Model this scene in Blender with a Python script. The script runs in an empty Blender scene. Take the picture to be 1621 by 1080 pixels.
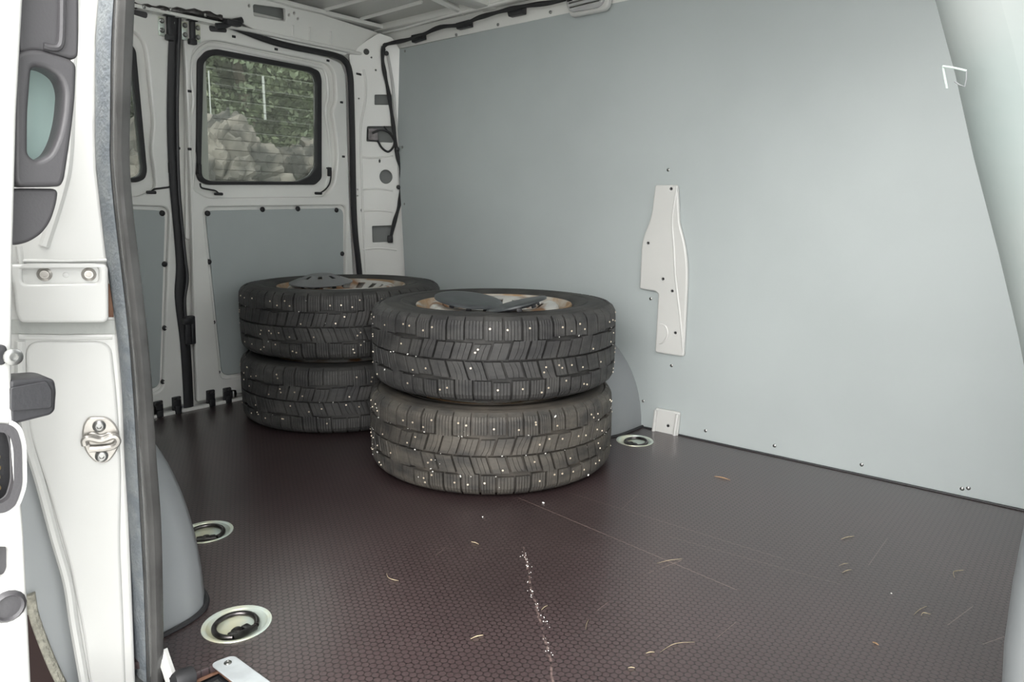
import bpy, bmesh, math, random
from mathutils import Vector, Matrix, noise
from mathutils.geometry import tessellate_polygon
random.seed(7)
C = bpy.context.scene.collection
R_ = math.radians
# ------------------------------------------------------------------ camera
cd = bpy.data.cameras.new('camera'); cam = bpy.data.objects.new('camera', cd); C.objects.link(cam)
M3 = Matrix([[0.767388, -0.117804, 0.630268], [0.641156, 0.132012, -0.755971], [0.005853, 0.984223, 0.176836]])
cam.matrix_world = Matrix.Translation((0, 0, 0.70)) @ M3.to_4x4()
cd.lens = 25.3083; cd.sensor_width = 36; cd.sensor_fit = 'HORIZONTAL'; cd.clip_start = 0.02; cd.clip_end = 200
bpy.context.scene.camera = cam
# ------------------------------------------------------------------ sky: bright overcast
wd = bpy.data.worlds.new('sky'); bpy.context.scene.world = wd; wd.use_nodes = True
nt = wd.node_tree; nt.nodes.clear()
out = nt.nodes.new('ShaderNodeOutputWorld'); bg = nt.nodes.new('ShaderNodeBackground')
tc = nt.nodes.new('ShaderNodeTexCoord'); sp = nt.nodes.new('ShaderNodeSeparateXYZ'); cr = nt.nodes.new('ShaderNodeValToRGB')
cr.color_ramp.elements[0].position = 0.0; cr.color_ramp.elements[0].color = (.82, .83, .83, 1)
cr.color_ramp.elements[1].position = 1.0; cr.color_ramp.elements[1].color = (.98, .99, 1.0, 1)
nz = nt.nodes.new('ShaderNodeTexNoise'); nz.inputs['Scale'].default_value = 2.5; nz.inputs['Detail'].default_value = 4
mx = nt.nodes.new('ShaderNodeMixRGB'); mx.blend_type = 'MULTIPLY'; mx.inputs['Fac'].default_value = .25
L = nt.links.new
L(tc.outputs['Generated'], sp.inputs[0]); L(sp.outputs['Z'], cr.inputs[0]); L(tc.outputs['Generated'], nz.inputs['Vector'])
L(cr.outputs[0], mx.inputs[1]); L(nz.outputs['Fac'], mx.inputs[2]); L(mx.outputs[0], bg.inputs['Color']); L(bg.outputs[0], out.inputs[0])
bg.inputs['Strength'].default_value = 2.9
sd = bpy.data.lights.new('sun', 'SUN'); sd.energy = 3.8; sd.angle = R_(80); sd.color = (1, .97, .93)
sun = bpy.data.objects.new('sun', sd); C.objects.link(sun); sun.rotation_euler = (R_(50), 0, R_(21))
vs = bpy.context.scene.view_settings
vs.view_transform = 'Standard'; vs.look = 'None'; vs.gamma = 1; vs.use_curve_mapping = False; vs.exposure = 1.0

# ------------------------------------------------------------------ materials
MATS = {}
def mat(name, col, rough=.5, metal=0, bump=0, bscale=40, var=0, vscale=6, coat=0, spec=None, col2=None, lo=.4, hi=.65, detail=6):
    if name in MATS: return MATS[name]
    m = bpy.data.materials.new(name); m.use_nodes = True; n = m.node_tree.nodes; l = m.node_tree.links.new
    p = n['Principled BSDF']
    p.inputs['Base Color'].default_value = (*col, 1); p.inputs['Roughness'].default_value = rough; p.inputs['Metallic'].default_value = metal
    if coat: p.inputs['Coat Weight'].default_value = coat; p.inputs['Coat Roughness'].default_value = .12
    if spec is not None: p.inputs['Specular IOR Level'].default_value = spec
    t = n.new('ShaderNodeTexCoord')
    if var or col2:
        z = n.new('ShaderNodeTexNoise'); z.inputs['Scale'].default_value = vscale; z.inputs['Detail'].default_value = detail
        l(t.outputs['Object'], z.inputs['Vector'])
        r = n.new('ShaderNodeValToRGB'); r.color_ramp.elements[0].position = lo; r.color_ramp.elements[1].position = hi
        c2 = col2 or tuple(c * (1 - var) for c in col)
        r.color_ramp.elements[0].color = (*col, 1); r.color_ramp.elements[1].color = (*c2, 1)
        l(z.outputs['Fac'], r.inputs[0]); l(r.outputs[0], p.inputs['Base Color'])
    if bump:
        z2 = n.new('ShaderNodeTexNoise'); z2.inputs['Scale'].default_value = bscale; z2.inputs['Detail'].default_value = 5
        l(t.outputs['Object'], z2.inputs['Vector'])
        b = n.new('ShaderNodeBump'); b.inputs['Strength'].default_value = bump; b.inputs['Distance'].default_value = .01
        l(z2.outputs['Fac'], b.inputs['Height']); l(b.outputs[0], p.inputs['Normal'])
    MATS[name] = m; return m

white = mat('white_paint_dimmed', (.63, .63, .61), .32, coat=.4, var=.05, vscale=3)  # the van's one white, darkened where strong daylight would burn it out
white_lift = mat('white_paint_lifted', (.88, .88, .845), .38, var=.08, vscale=2.5, coat=.9)  # the same white, lightened to make up for weak light inside
grey = mat('grey_liner', (.44, .48, .48), .42, bump=.03, bscale=18, var=.05, vscale=3)
greyarch = mat('grey_arch_plastic', (.28, .295, .305), .36, bump=.03, bscale=14, var=.07, vscale=5)
rub = mat('black_rubber', (.022, .022, .024), .55, bump=.1, bscale=60)
blackp = mat('black_plastic', (.025, .025, .028), .42, bump=.05, bscale=220)
trimp = mat('dark_grey_trim_plastic', (.060, .058, .062), .42, bump=.06, bscale=400)
dark = mat('dark_cavity', (.07, .072, .07), .7)
steel = mat('plain_steel', (.38, .38, .37), .3, 1, var=.3, vscale=30)
zinc = mat('zinc_plate', (.66, .74, .68), .3, .35, col2=(.72, .68, .46), vscale=12, lo=.45, hi=.7)
nickel = mat('pale_zinc_striker', (.50, .475, .44), .3, .6, var=.25, vscale=40)
darksteel = mat('dark_steel', (.14, .13, .13), .3, 1, var=.4, vscale=60)
sealc = mat('grey_rubber_seal', (.085, .084, .082), .24, bump=.1, bscale=50, var=.3, vscale=14)
sealb = mat('grey_blue_seal_flange', (.17, .19, .21), .6, bump=.4, bscale=160, col2=(.24, .26, .27), vscale=40)
rust = mat('brown_rust', (.12, .05, .03), .8, bump=.4, bscale=80, col2=(.20, .11, .07), vscale=30)
mint = mat('pale_green_plastic', (.080, .105, .100), .6, bump=.05, bscale=30, col2=(.115, .125, .120), vscale=5, lo=.35, hi=.6)
greyp = mat('grey_pillar_plastic', (.075, .08, .082), .45, bump=.05, bscale=30)
mintg = mat('mint_glass_panel', (.33, .43, .41), .12)
sealer = mat('beige_body_sealer', (.52, .50, .42), .8, bump=.8, bscale=150, var=.3, vscale=90)
strawm = mat('straw', (.50, .41, .27), .7, var=.4, vscale=150)
bark = mat('bark_flake', (.42, .26, .14), .8, var=.5, vscale=200)
grit = mat('white_stone_grit', (.85, .84, .80), .7)
alu = mat('brushed_aluminium', (.62, .66, .68), .38, .35, var=.15, vscale=30)

def seg_floor():
    m = bpy.data.materials.new('hex_film_plywood'); m.use_nodes = True; nt = m.node_tree; n = nt.nodes; l = nt.links.new; p = n['Principled BSDF']
    t = n.new('ShaderNodeTexCoord'); co = t.outputs['Object']
    def vm(op, a, b=None):
        v = n.new('ShaderNodeVectorMath'); v.operation = op
        for i, q in enumerate((a, b)):
            if q is None: continue
            if isinstance(q, (tuple, list)): v.inputs[i].default_value = q
            else: l(q, v.inputs[i])
        return v.outputs['Value'] if op in ('LENGTH', 'DISTANCE', 'DOT_PRODUCT') else v.outputs['Vector']
    def ma(op, a, b=None, c=None, clamp=False):
        v = n.new('ShaderNodeMath'); v.operation = op; v.use_clamp = clamp
        for i, q in enumerate((a, b, c)):
            if q is None: continue
            if isinstance(q, (int, float)): v.inputs[i].default_value = q
            else: l(q, v.inputs[i])
        return v.outputs[0]
    P = .0124
    flat = vm('MULTIPLY', co, (1, 1, 0))
    ds = []
    for off in ((0, 0, 0), (P * math.sqrt(3) / 2, P / 2, 0)):
        a = vm('MULTIPLY', vm('ADD', flat, off), (1 / (P * math.sqrt(3)), 1 / P, 0))
        f = vm('SUBTRACT', vm('FRACTION', a), (.5, .5, 0))
        ds.append(vm('LENGTH', vm('MULTIPLY', f, (math.sqrt(3), 1, 0))))
    d = ma('MINIMUM', ds[0], ds[1])
    dot = n.new('ShaderNodeMapRange'); dot.inputs['From Min'].default_value = .50; dot.inputs['From Max'].default_value = .38; l(d, dot.inputs['Value'])
    nz = n.new('ShaderNodeTexNoise'); nz.inputs['Scale'].default_value = 2.2; nz.inputs['Detail'].default_value = 7; l(flat, nz.inputs['Vector'])
    wear = n.new('ShaderNodeMapRange'); wear.inputs['From Min'].default_value = .35; wear.inputs['From Max'].default_value = .7; l(nz.outputs['Fac'], wear.inputs['Value'])
    nz2 = n.new('ShaderNodeTexNoise'); nz2.inputs['Scale'].default_value = 300; nz2.inputs['Detail'].default_value = 3; l(flat, nz2.inputs['Vector'])
    base = n.new('ShaderNodeMixRGB'); base.inputs[1].default_value = (.007, .0035, .004, 1); base.inputs[2].default_value = (.070, .046, .048, 1)
    l(ma('MULTIPLY', dot.outputs[0], ma('MULTIPLY_ADD', wear.outputs[0], .5, .5)), base.inputs[0])
    spk = n.new('ShaderNodeMixRGB'); spk.inputs[2].default_value = (.09, .058, .055, 1); l(base.outputs[0], spk.inputs[1])
    l(ma('MULTIPLY', ma('SUBTRACT', nz2.outputs['Fac'], .45, clamp=True), 1.6), spk.inputs[0])
    # scratches worn through the film: distance to segments
    segs = SCRATCHES
    tot = None
    nw = n.new('ShaderNodeTexNoise'); nw.inputs['Scale'].default_value = 40; l(flat, nw.inputs['Vector'])
    nb = n.new('ShaderNodeTexNoise'); nb.inputs['Scale'].default_value = 90; l(flat, nb.inputs['Vector'])
    for (ax, ay, bx, by, w, s, j) in segs:
        ba = Vector((bx - ax, by - ay, 0)); L2 = ba.length_squared
        wob = vm('ADD', flat, vm('SCALE', vm('SUBTRACT', nw.outputs['Color'], (.5, .5, .5)), None)) if j else flat
        if j: wob.node.inputs[1].links[0].from_node.inputs['Scale'].default_value = j
        pa = vm('SUBTRACT', vm('MULTIPLY', wob, (1, 1, 0)), (ax, ay, 0))
        h = ma('MULTIPLY', vm('DOT_PRODUCT', pa, tuple(ba)), 1 / L2, clamp=True)
        sc = n.new('ShaderNodeVectorMath'); sc.operation = 'SCALE'; sc.inputs[0].default_value = ba; l(h, sc.inputs['Scale'])
        dd = vm('LENGTH', vm('SUBTRACT', pa, sc.outputs['Vector']))
        mr = n.new('ShaderNodeMapRange'); mr.inputs['From Min'].default_value = w; mr.inputs['From Max'].default_value = w * .3; mr.inputs['To Max'].default_value = s; l(dd, mr.inputs['Value'])
        v = mr.outputs[0]
        if j: v = ma('MULTIPLY', v, ma('MULTIPLY', ma('SUBTRACT', nb.outputs['Fac'], .42, clamp=True), 5, clamp=True))
        tot = v if tot is None else ma('MAXIMUM', tot, v)
    fin = n.new('ShaderNodeMixRGB'); fin.inputs[2].default_value = (.36, .26, .23, 1); l(spk.outputs[0], fin.inputs[1]); l(tot, fin.inputs[0])
    l(fin.outputs[0], p.inputs['Base Color'])
    p.inputs['Specular IOR Level'].default_value = .6; p.inputs['Coat Weight'].default_value = .5; p.inputs['Coat Roughness'].default_value = .22; p.inputs['Coat IOR'].default_value = 1.6
    rr = n.new('ShaderNodeMapRange'); rr.inputs['To Min'].default_value = .30; rr.inputs['To Max'].default_value = .42; l(nz.outputs['Fac'], rr.inputs['Value'])
    l(rr.outputs[0], p.inputs['Roughness'])
    b = n.new('ShaderNodeBump'); b.inputs['Strength'].default_value = .35; b.inputs['Distance'].default_value = .0006
    l(ma('ADD', dot.outputs[0], ma('MULTIPLY', nz2.outputs['Fac'], .5)), b.inputs['Height']); l(b.outputs[0], p.inputs['Normal'])
    return m
def sg(a, b, w, s, j=0): return (a[0], a[1], b[0], b[1], w, s, j)
SCRATCHES = [
 sg((-1.0711,1.3116,0), (-0.4756,1.2366,0), .0012, .55), sg((-0.9947,1.4204,0), (-0.4523,1.4185,0), .0010, .35), sg((-0.6793,1.3587,0), (-0.3324,1.3866,0), .0010, .28),
 sg((-0.8932,1.112,0), (-0.7602,0.9759,0), .0030, .5, .010), sg((-0.7602,0.9759,0), (-0.6313,0.8539,0), .0028, .5, .010), sg((-0.6313,0.8539,0), (-0.5775,0.7951,0), .0028, .45, .010),
 sg((-0.6373,1.1744,0), (-0.6076,1.2821,0), .0014, .5, .003), sg((-0.6366,1.0048,0), (-0.6371,1.0432,0), .0012, .4), sg((-0.8456,2.0875,0), (-0.4797,0.8782,0), .0008, .0),
 sg((-0.3109,1.504,0), (-0.3122,1.665,0), .0010, .25), sg((-0.1488,1.36,0), (-0.1249,1.4602,0), .0012, .3), sg((-0.0937,1.3341,0), (-0.0691,1.3833,0), .0010, .4),
 sg((-1.0048,0.964,0), (-1.0173,1.0058,0), .0010, .35), sg((-1.0755,0.9407,0), (-0.8875,1.1092,0), .0008, .22, .003), sg((-0.4375,1.065,0), (-0.4324,1.1312,0), .0010, .3),
 sg((-0.8393,1.4239,0), (-0.8584,1.5377,0), .0010, .25)]
floorm = seg_floor()

# ------------------------------------------------------------------ geometry helpers
def frame(o, u, v):
    u = Vector(u).normalized(); v = Vector(v); v = (v - u * v.dot(u)).normalized(); n = u.cross(v)
    M = Matrix((u, v, n)).transposed().to_4x4(); M.translation = Vector(o); return M
FR = {'R': frame((-2.465, 0, 0), (0, 1, 0), (.077, 0, 1)), 'W': frame((0, 2.045, 0), (1, 0, 0), (0, -.031, 1)),
      'J': frame((-1.09, .42, 0), (.359, .933, 0), (0, 0, 1)), 'D': frame((-.82, 0, 0), (0, 1, 0), (0, 0, 1)),
      'S': frame((0, .42, 0), (1, 0, 0), (0, 0, 1)), 'C': frame((0, 0, 1.40), (1, 0, 0), (0, -1, 0)), 'F': frame((0, 0, 0), (1, 0, 0), (0, 1, 0)),
      'H': frame((-2.313, 0, 1.40), (0, 1, 0), (.039, 0, .11))}
KN, KD = ((0.83772, -0.53596, -0.10477), -3.101)
kn = Vector(KN).normalized()
ku = Vector((0, 0, 1)).cross(kn).normalized()   # horizontal, rightwards in the plane
FR['K'] = frame(kn * (KD / kn.length), ku, kn.cross(ku))
def xf(y, axis='X'): return None
def frX(x): return frame((x, 0, 0), (0, 1, 0), (0, 0, 1))
def frY(y): return frame((0, y, 0), (1, 0, 0), (0, 0, 1))
def loc2(fr, pts):
    M = (FR[fr] if isinstance(fr, str) else fr).inverted(); return [((M @ Vector(p)).x, (M @ Vector(p)).y) for p in pts]
def rnd(pts, r, seg=5):
    o = []; n = len(pts)
    for i in range(n):
        a, b, c = Vector(pts[i - 1]), Vector(pts[i]), Vector(pts[(i + 1) % n])
        rr = r[i] if isinstance(r, (list, tuple)) else r
        d1, d2 = a - b, c - b; t = min(rr, d1.length * .45, d2.length * .45)
        if t < 1e-5: o.append(tuple(b)); continue
        p1, p2 = b + d1.normalized() * t, b + d2.normalized() * t
        for k in range(seg + 1):
            s = k / seg; o.append(tuple(p1 * (1 - s) ** 2 + b * 2 * s * (1 - s) + p2 * s * s))
    return o
def circ(c, r, n=16, ry=None): return [(c[0] + r * math.cos(i * 2 * math.pi / n), c[1] + (ry or r) * math.sin(i * 2 * math.pi / n)) for i in range(n)]
def box2(x0, x1, y0, y1): return [(x0, y0), (x1, y0), (x1, y1), (x0, y1)]
def base_of(o):
    while o is not None:
        if 'base' in o: return Vector(o['base'])
        o = o.parent
    return Vector((0, 0, 0))
def obj(name, me, m, parent=None, smooth=True, kind=None):
    o = bpy.data.objects.new(name, me); C.objects.link(o)
    if m is not None: me.materials.clear(); me.materials.append(m)
    if smooth:
        for p in me.polygons: p.use_smooth = True
        try: me.set_sharp_from_angle(angle=R_(40))
        except Exception: pass
    if parent is not None:
        o.parent = parent; me.transform(Matrix.Translation(-base_of(parent)))
    if kind: o['kind'] = kind
    return o
def plate(name, fr, outer, holes, w, th, m, parent=None, bev=.0015, br=1, kind=None):
    """flat sheet with holes in the plane fr; its room-side face lies w in front of the plane"""
    cu = bpy.data.curves.new(name, 'CURVE'); cu.dimensions = '2D'; cu.fill_mode = 'BOTH'
    for poly in [outer] + list(holes):
        s = cu.splines.new('POLY'); s.points.add(len(poly) - 1); s.use_cyclic_u = True
        for i, p in enumerate(poly): s.points[i].co = (p[0], p[1], 0, 1)
    bev = min(bev, th * .49); cu.bevel_depth = bev; cu.bevel_resolution = br; cu.extrude = th / 2 - bev; cu.offset = -bev
    tmp = bpy.data.objects.new('t', cu); me = bpy.data.meshes.new_from_object(tmp); bpy.data.objects.remove(tmp)
    me.transform((FR[fr] if isinstance(fr, str) else fr) @ Matrix.Translation((0, 0, w - th / 2)))
    return obj(name, me, m, parent, kind=kind)
def smooth_path(pts, sub=6):
    P = [Vector(p) for p in pts]; o = []
    for i in range(len(P) - 1):
        p0 = P[max(i - 1, 0)]; p1 = P[i]; p2 = P[i + 1]; p3 = P[min(i + 2, len(P) - 1)]
        for k in range(sub):
            t = k / sub
            o.append(.5 * ((2 * p1) + (-p0 + p2) * t + (2 * p0 - 5 * p1 + 4 * p2 - p3) * t * t + (-p0 + 3 * p1 - 3 * p2 + p3) * t ** 3))
    o.append(P[-1]); return o
def tube_me(pts, r, cyc=False, n=8, sub=6, scale=(1, 1)):
    P = smooth_path(pts, sub) if sub > 1 else [Vector(p) for p in pts]
    bm = bmesh.new(); rings = []; up = None; N = len(P)
    for i, p in enumerate(P):
        t = (P[(i + 1) % N] - P[i - 1]) if cyc else (P[min(i + 1, N - 1)] - P[max(i - 1, 0)])
        t.normalize()
        if up is None: up = Vector((1, 0, 0)) if abs(t.x) < .8 else Vector((0, 1, 0))
        s = t.cross(up).normalized(); up = s.cross(t).normalized()
        rr = r(i / (N - 1)) if callable(r) else r
        rings.append([bm.verts.new(p + (s * math.cos(a) * scale[0] + up * math.sin(a) * scale[1]) * rr) for a in [k * 2 * math.pi / n for k in range(n)]])
    for i in range(N if cyc else N - 1):
        A, B = rings[i], rings[(i + 1) % N]
        for k in range(n): bm.faces.new((A[k], A[(k + 1) % n], B[(k + 1) % n], B[k]))
    if not cyc: bm.faces.new(rings[0][::-1]); bm.faces.new(rings[-1])
    bmesh.ops.recalc_face_normals(bm, faces=bm.faces)
    me = bpy.data.meshes.new('tube'); bm.to_mesh(me); bm.free(); return me
def tube(name, pts, r, m, parent=None, **k): return obj(name, tube_me(pts, r, **k), m, parent)
def lathe_me(prof, n=48, close=False, M=None):
    bm = bmesh.new(); rings = []
    for (r, z) in prof:
        rings.append([bm.verts.new((r * math.cos(k * 2 * math.pi / n), r * math.sin(k * 2 * math.pi / n), z)) for k in range(n)] if r > 1e-6 else [bm.verts.new((0, 0, z))])
    for i in range(len(rings) if close else len(rings) - 1):
        A, B = rings[i], rings[(i + 1) % len(rings)]
        for k in range(n):
            k2 = (k + 1) % n
            if len(A) == 1 and len(B) == 1: continue
            if len(A) == 1: bm.faces.new((A[0], B[k], B[k2]))
            elif len(B) == 1: bm.faces.new((A[k], A[k2], B[0]))
            else: bm.faces.new((A[k], A[k2], B[k2], B[k]))
    bmesh.ops.recalc_face_normals(bm, faces=bm.faces)
    if M is not None: bm.transform(M)
    me = bpy.data.meshes.new('lathe'); bm.to_mesh(me); bm.free(); return me
def box_me(boxes, bev=0, M=None):
    bm = bmesh.new()
    for (c, s, *rot) in boxes:
        mm = Matrix.Translation(c) @ (rot[0] if rot else Matrix.Identity(4)) @ Matrix.Diagonal((*s, 1))
        bmesh.ops.create_cube(bm, size=1, matrix=mm)
    if bev: bmesh.ops.bevel(bm, geom=list(bm.edges), offset=bev, segments=2, affect='EDGES', profile=.5)
    if M is not None: bm.transform(M)
    me = bpy.data.meshes.new('box'); bm.to_mesh(me); bm.free(); return me
def box(name, c, s, m, parent=None, bev=.002, fr=None): return obj(name, box_me([(c, s)], bev, (FR[fr] if isinstance(fr, str) else fr) if fr is not None else None), m, parent)
def poly_me(V, F):
    me = bpy.data.meshes.new('m'); me.from_pydata([tuple(v) for v in V], [], F); me.update()
    bm = bmesh.new(); bm.from_mesh(me); bmesh.ops.recalc_face_normals(bm, faces=bm.faces); bm.to_mesh(me); bm.free(); return me
def empty(name, loc, label=None, cat=None, group=None, kind=None):
    o = bpy.data.objects.new(name, None); C.objects.link(o); o.location = loc; o.empty_display_size = .05; o['base'] = tuple(loc)
    tag(o, label, cat, group, kind); return o
def tag(o, label=None, cat=None, group=None, kind=None):
    if label: o['label'] = label
    if cat: o['category'] = cat
    if group: o['group'] = group
    if kind: o['kind'] = kind
    return o
def disc_at(name, fr, p, r, h, m, parent, dome=True, w=0):
    """round headed plug or screw standing on plane fr at world point p"""
    M = (FR[fr] if isinstance(fr, str) else fr); q = M.inverted() @ Vector(p)
    prof = [(r, -.002), (r, h * .35), (r * .75, h * .85), (r * .35, h), (r * .3, h * .7), (0, h * .7)] if dome else [(r, -.002), (r, h), (0, h)]
    return obj(name, lathe_me(prof, 14, M=M @ Matrix.Translation((q.x, q.y, w))), m, parent)
def hole_in(fr, w, depth=.03): return None

# ================================================================== STRUCTURE
# ---- floor: hexagon film plywood with round openings for the lashing eyes and a cut-out at the step
RINGS = [(-1.085, .568), (-1.470, .712), (-1.083, 1.899)]
fl = empty('floor', (0, 0, 0), 'dark brown anti-slip plywood van floor with hexagon dot pattern and scratches', 'floor', kind='structure')
fo = [(-2.455, .40), (-1.115, .40), (-1.09, .425), (-1.02, .425), (-1.012, .435), (-1.006, .492), (.12, .50), (.12, 2.043), (-2.455, 2.043)]
plate('plywood_sheet', 'F', fo, [circ(c, .0545, 28) for c in RINGS], 0, .012, floorm, fl, bev=.0006)
plate('plywood_edge', 'F', [(-1.022, .425), (-1.018, .425), (-1.010, .43), (-1.004, .490), (.12, .498), (.12, .502), (-1.008, .496), (-1.016, .43)], [], -.0125, .004, rust, fl, bev=.0004)
plate('steel_underfloor', 'F', box2(-2.6, .2, .30, 2.15), [box2(-1.0, .1, .31, .485)], -.030, .004, dark, fl)
step = empty('trim_1', (0, 0, 0), 'recessed dark step well at the sliding door sill', 'step', kind='structure')
box('step_tread', (-.45, .40, -.20), (1.12, .20, .01), blackp, step)
box('step_riser', (-.45, .495, -.11), (1.12, .008, .17), blackp, step)
box('step_side', (-1.014, .42, -.11), (.006, .16, .17), blackp, step)
box('sill_lip', (-.45, .385, -.055), (1.10, .03, .05), steel, step, bev=.008)
tube('sill_seal', [(-1.0, .395, -.012), (-.9, .395, -.018), (-.7, .395, -.02), (.1, .395, -.02)], .012, rub, step)
# aluminium strap that edges the step cut-out
st = empty('edge_strap', (-1.0, .50, 0), 'pale aluminium strap screwed over the plywood edge at the step', 'strap')
so = rnd([(-1.010, .480), (.11, .494), (.11, .526), (-1.004, .516)], .012)
plate('strap_plate', 'F', so, [], .0035, .003, alu, st, bev=.001)
for i, (x, y) in enumerate([(-.990, .499), (-.70, .505), (-.4, .508), (-.1, .51)]): disc_at('screw', 'F', (x, y, 0), .006, .0025, steel, st, w=.0035)

# ---- far side wall lined with grey board
wr = empty('wall_right', (0, 0, 0), 'large grey liner board covering the far side wall of the van', 'wall panel', kind='structure')
tl, bl = (-2.297,2.0039,1.3259), (-2.2801,2.0331,0.384)
dl = (tl[0] - bl[0]) / (tl[2] - bl[2])
wl = loc2('W', [(bl[0] - dl * bl[2], 2.045, 0.002), (.12, 2.045, .002), (.12, 2.0, 1.337), tl])
plate('liner_board', 'W', wl, [], 0, .008, grey, wr, bev=.001)
for p in [(-1.0714,2.0193,0.8275),(-1.1206,2.0317,0.4302),(-1.0406,2.0381,0.2228),(-1.1393,2.0422,0.089),(-0.9171,2.044,0.0323),(-0.702,2.0441,0.0301),(-0.4643,2.0441,0.0283),(-0.2285,2.0444,0.0209),(-0.2154,2.0442,0.026),(-1.5157,2.0033,1.3442),(-1.7431,2.0035,1.3394),(-1.9448,2.0036,1.3349),(-2.2235,2.0043,1.3142),(-2.2755,2.0077,1.2024),(-2.2621,2.0154,0.9539),(-2.2654,2.0224,0.7286)]: disc_at('screw', 'W', p, .0050, .0022, steel, wr)
tube('floor_edge_gap', [(-2.3, 2.040, .001), (-1.2, 2.040, .001), (.12, 2.040, .001)], .0035, rub, wr, sub=1)
# white inner-frame plate that stands proud through the liner
br = empty('pillar_cover', (-1.0506,2.0289,0.5206), 'tall white pressed steel plate with five holes on the grey wall', 'cover plate')
bo = rnd(loc2('W', [(-1.1086,2.0207,0.7833),(-1.0321,2.0208,0.7819),(-1.0228,2.0243,0.6677),(-1.003,2.026,0.6113),(-0.991,2.0282,0.5413),(-0.9896,2.0302,0.4778),(-0.993,2.0369,0.2599),(-1.0941,2.0369,0.2609),(-1.0876,2.0311,0.4489),(-1.0967,2.0309,0.4562),(-1.1545,2.0307,0.461),(-1.1504,2.0259,0.6146),(-1.1188,2.0238,0.6837)]), [.008, .008, .02, .03, .05, .05, .01, .01, .004, .008, .006, .05, .05])
bh = [circ(c, .0042, 12) for c in loc2('W', [(-1.0526,2.0211,0.7711),(-1.1266,2.0262,0.6065),(-1.0715,2.0296,0.4977),(-1.0389,2.0307,0.4625),(-1.0236,2.0347,0.3326)])]
plate('plate_sheet', 'W', bo, bh, .014, .013, white, br, bev=.005, br=3)
for c in loc2('W', [(-1.0526,2.0211,0.7711),(-1.1266,2.0262,0.6065),(-1.0715,2.0296,0.4977),(-1.0389,2.0307,0.4625),(-1.0236,2.0347,0.3326)]):
    obj('hole_shade_cup', lathe_me([(0, .010), (.0046, .010), (.0046, .0146)], 12, M=FR['W'] @ Matrix.Translation((c[0], c[1], 0))), rub, br)  # black cup paints the shade inside the hole
    obj('boss', lathe_me([(.0046, .0138), (.008, .0150), (.012, .0139)], 16, M=FR['W'] @ Matrix.Translation((c[0], c[1], 0))), white, br)
def off(pts, fr, w):
    n = FR[fr].to_3x3().col[2]; return [Vector(p) + n * w for p in pts]
tube('crease', off([(-1.0339,2.021,0.7745),(-1.0454,2.0238,0.6844),(-1.0386,2.0261,0.6083),(-1.0285,2.0294,0.5024),(-1.0094,2.033,0.386),(-0.9947,2.0364,0.2758)], 'W', .0125), .0045, white, br, scale=(1, .8))
tube('crease', off([(-1.0781,2.034,0.355),(-1.058,2.0342,0.349),(-1.0506,2.0349,0.3256),(-1.063,2.0357,0.2997),(-1.0784,2.036,0.2917)], 'W', .0125), .0035, white, br)
b2 = empty('floor_bracket', (-1.047,2.0447,0.0099), 'small white steel bracket at the foot of the grey wall', 'bracket')
plate('plate_sheet', 'W', rnd(loc2('W', [(-1.0878,2.0426,0.0768),(-1.0004,2.0426,0.0782),(-1.0062,2.0452,-0.0051),(-1.0947,2.0451,-0.0042)]), .006), [circ(loc2('W', [(-1.0407,2.0442,0.0261)])[0], .004, 12)], .012, .011, white, b2, bev=.004, br=3)
M_ = FR['W'] @ Matrix.Translation((*loc2('W', [(-1.0407,2.0442,0.0261)])[0], 0)); obj('hole_shade_cup', lathe_me([(0, .009), (.0042, .009), (.0042, .0125)], 12, M=M_), rub, b2)  # shade of the bracket hole, drawn as a black cup
tube('fold', off([(-1.083,2.0428,0.0712),(-1.0901,2.045,-0.0011)], 'W', .015), .006, white, b2, sub=1)
tube('fold', off([(-1.0068,2.0427,0.0728),(-1.0152,2.0451,-0.0027)], 'W', .015), .006, white, b2, sub=1)

# ---- roof
ce = empty('ceiling', (0, 0, 0), 'bare white sheet steel van roof with pressed beads and cross members', 'ceiling', kind='structure')
box('roof_sheet', (-1.17, 1.2, 1.425), (2.66, 1.84, .01), white_lift, ce)
def bead(a, b, r=.008, z=1.418):
    tube('bead', [(a[0], a[1], z), (b[0], b[1], z)], r, white_lift, ce, sub=1, scale=(1, .8))
bead((-2.3694,1.8599,1.42), (-1.9552,1.8459,1.42)); bead((-2.3611,1.6962,1.42), (-2.0087,1.6994,1.42)); bead((-2.3418,1.5271,1.42), (-2.3611,1.6962,1.42)); bead((-1.9902,1.3146,1.42), (-1.8218,1.317,1.42))
for y in (.62, .9, 1.17, 1.4): bead((-2.2, y, 0), (-1.85, y, 0)); 
for x0 in (-1.72, -1.2, -.68, -.16):
    for y in (.62, .9, 1.17, 1.42, 1.68): bead((x0 + .10, y, 0), (x0 + .42, y, 0))
for x in (-1.78, -1.18, -.58, 0.0):
    obj('cross_member', box_me([((x, 1.18, 1.405), (.07, 1.66, .028))], .009), white_lift, ce)
cb = (-1.8863,1.986,1.4)
tube('roof_bow', [(-1.8257,1.6485,1.405), (-1.9059,2.0166,1.405)], .011, white_lift, ce, sub=1, scale=(1, 1))
for p in [(-2.3222,2.0544,1.4),(-2.2077,2.0415,1.4)]: obj('boss', lathe_me([(.011, .02), (.010, -.004), (.006, -.012), (0, -.013)], 14, M=Matrix.Translation(p)), white_lift, ce)
# side rail between roof and liner board
plate('side_rail', 'W', box2(-2.36, .12, 1.33, 1.44), [], -.004, .01, white_lift, ce)
obj('rail_flange', box_me([((-1.12, 1.985, 1.410), (2.48, .05, .03))], .008), white_lift, ce)
tube('rail_bead', [(-2.355,1.9873,1.395),(-2.2079,1.9893,1.395),(-1.9823,1.9705,1.395),(-1.6736,1.962,1.395),(-1.1796,1.9484,1.395)], .006, white_lift, ce, sub=1)

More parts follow.
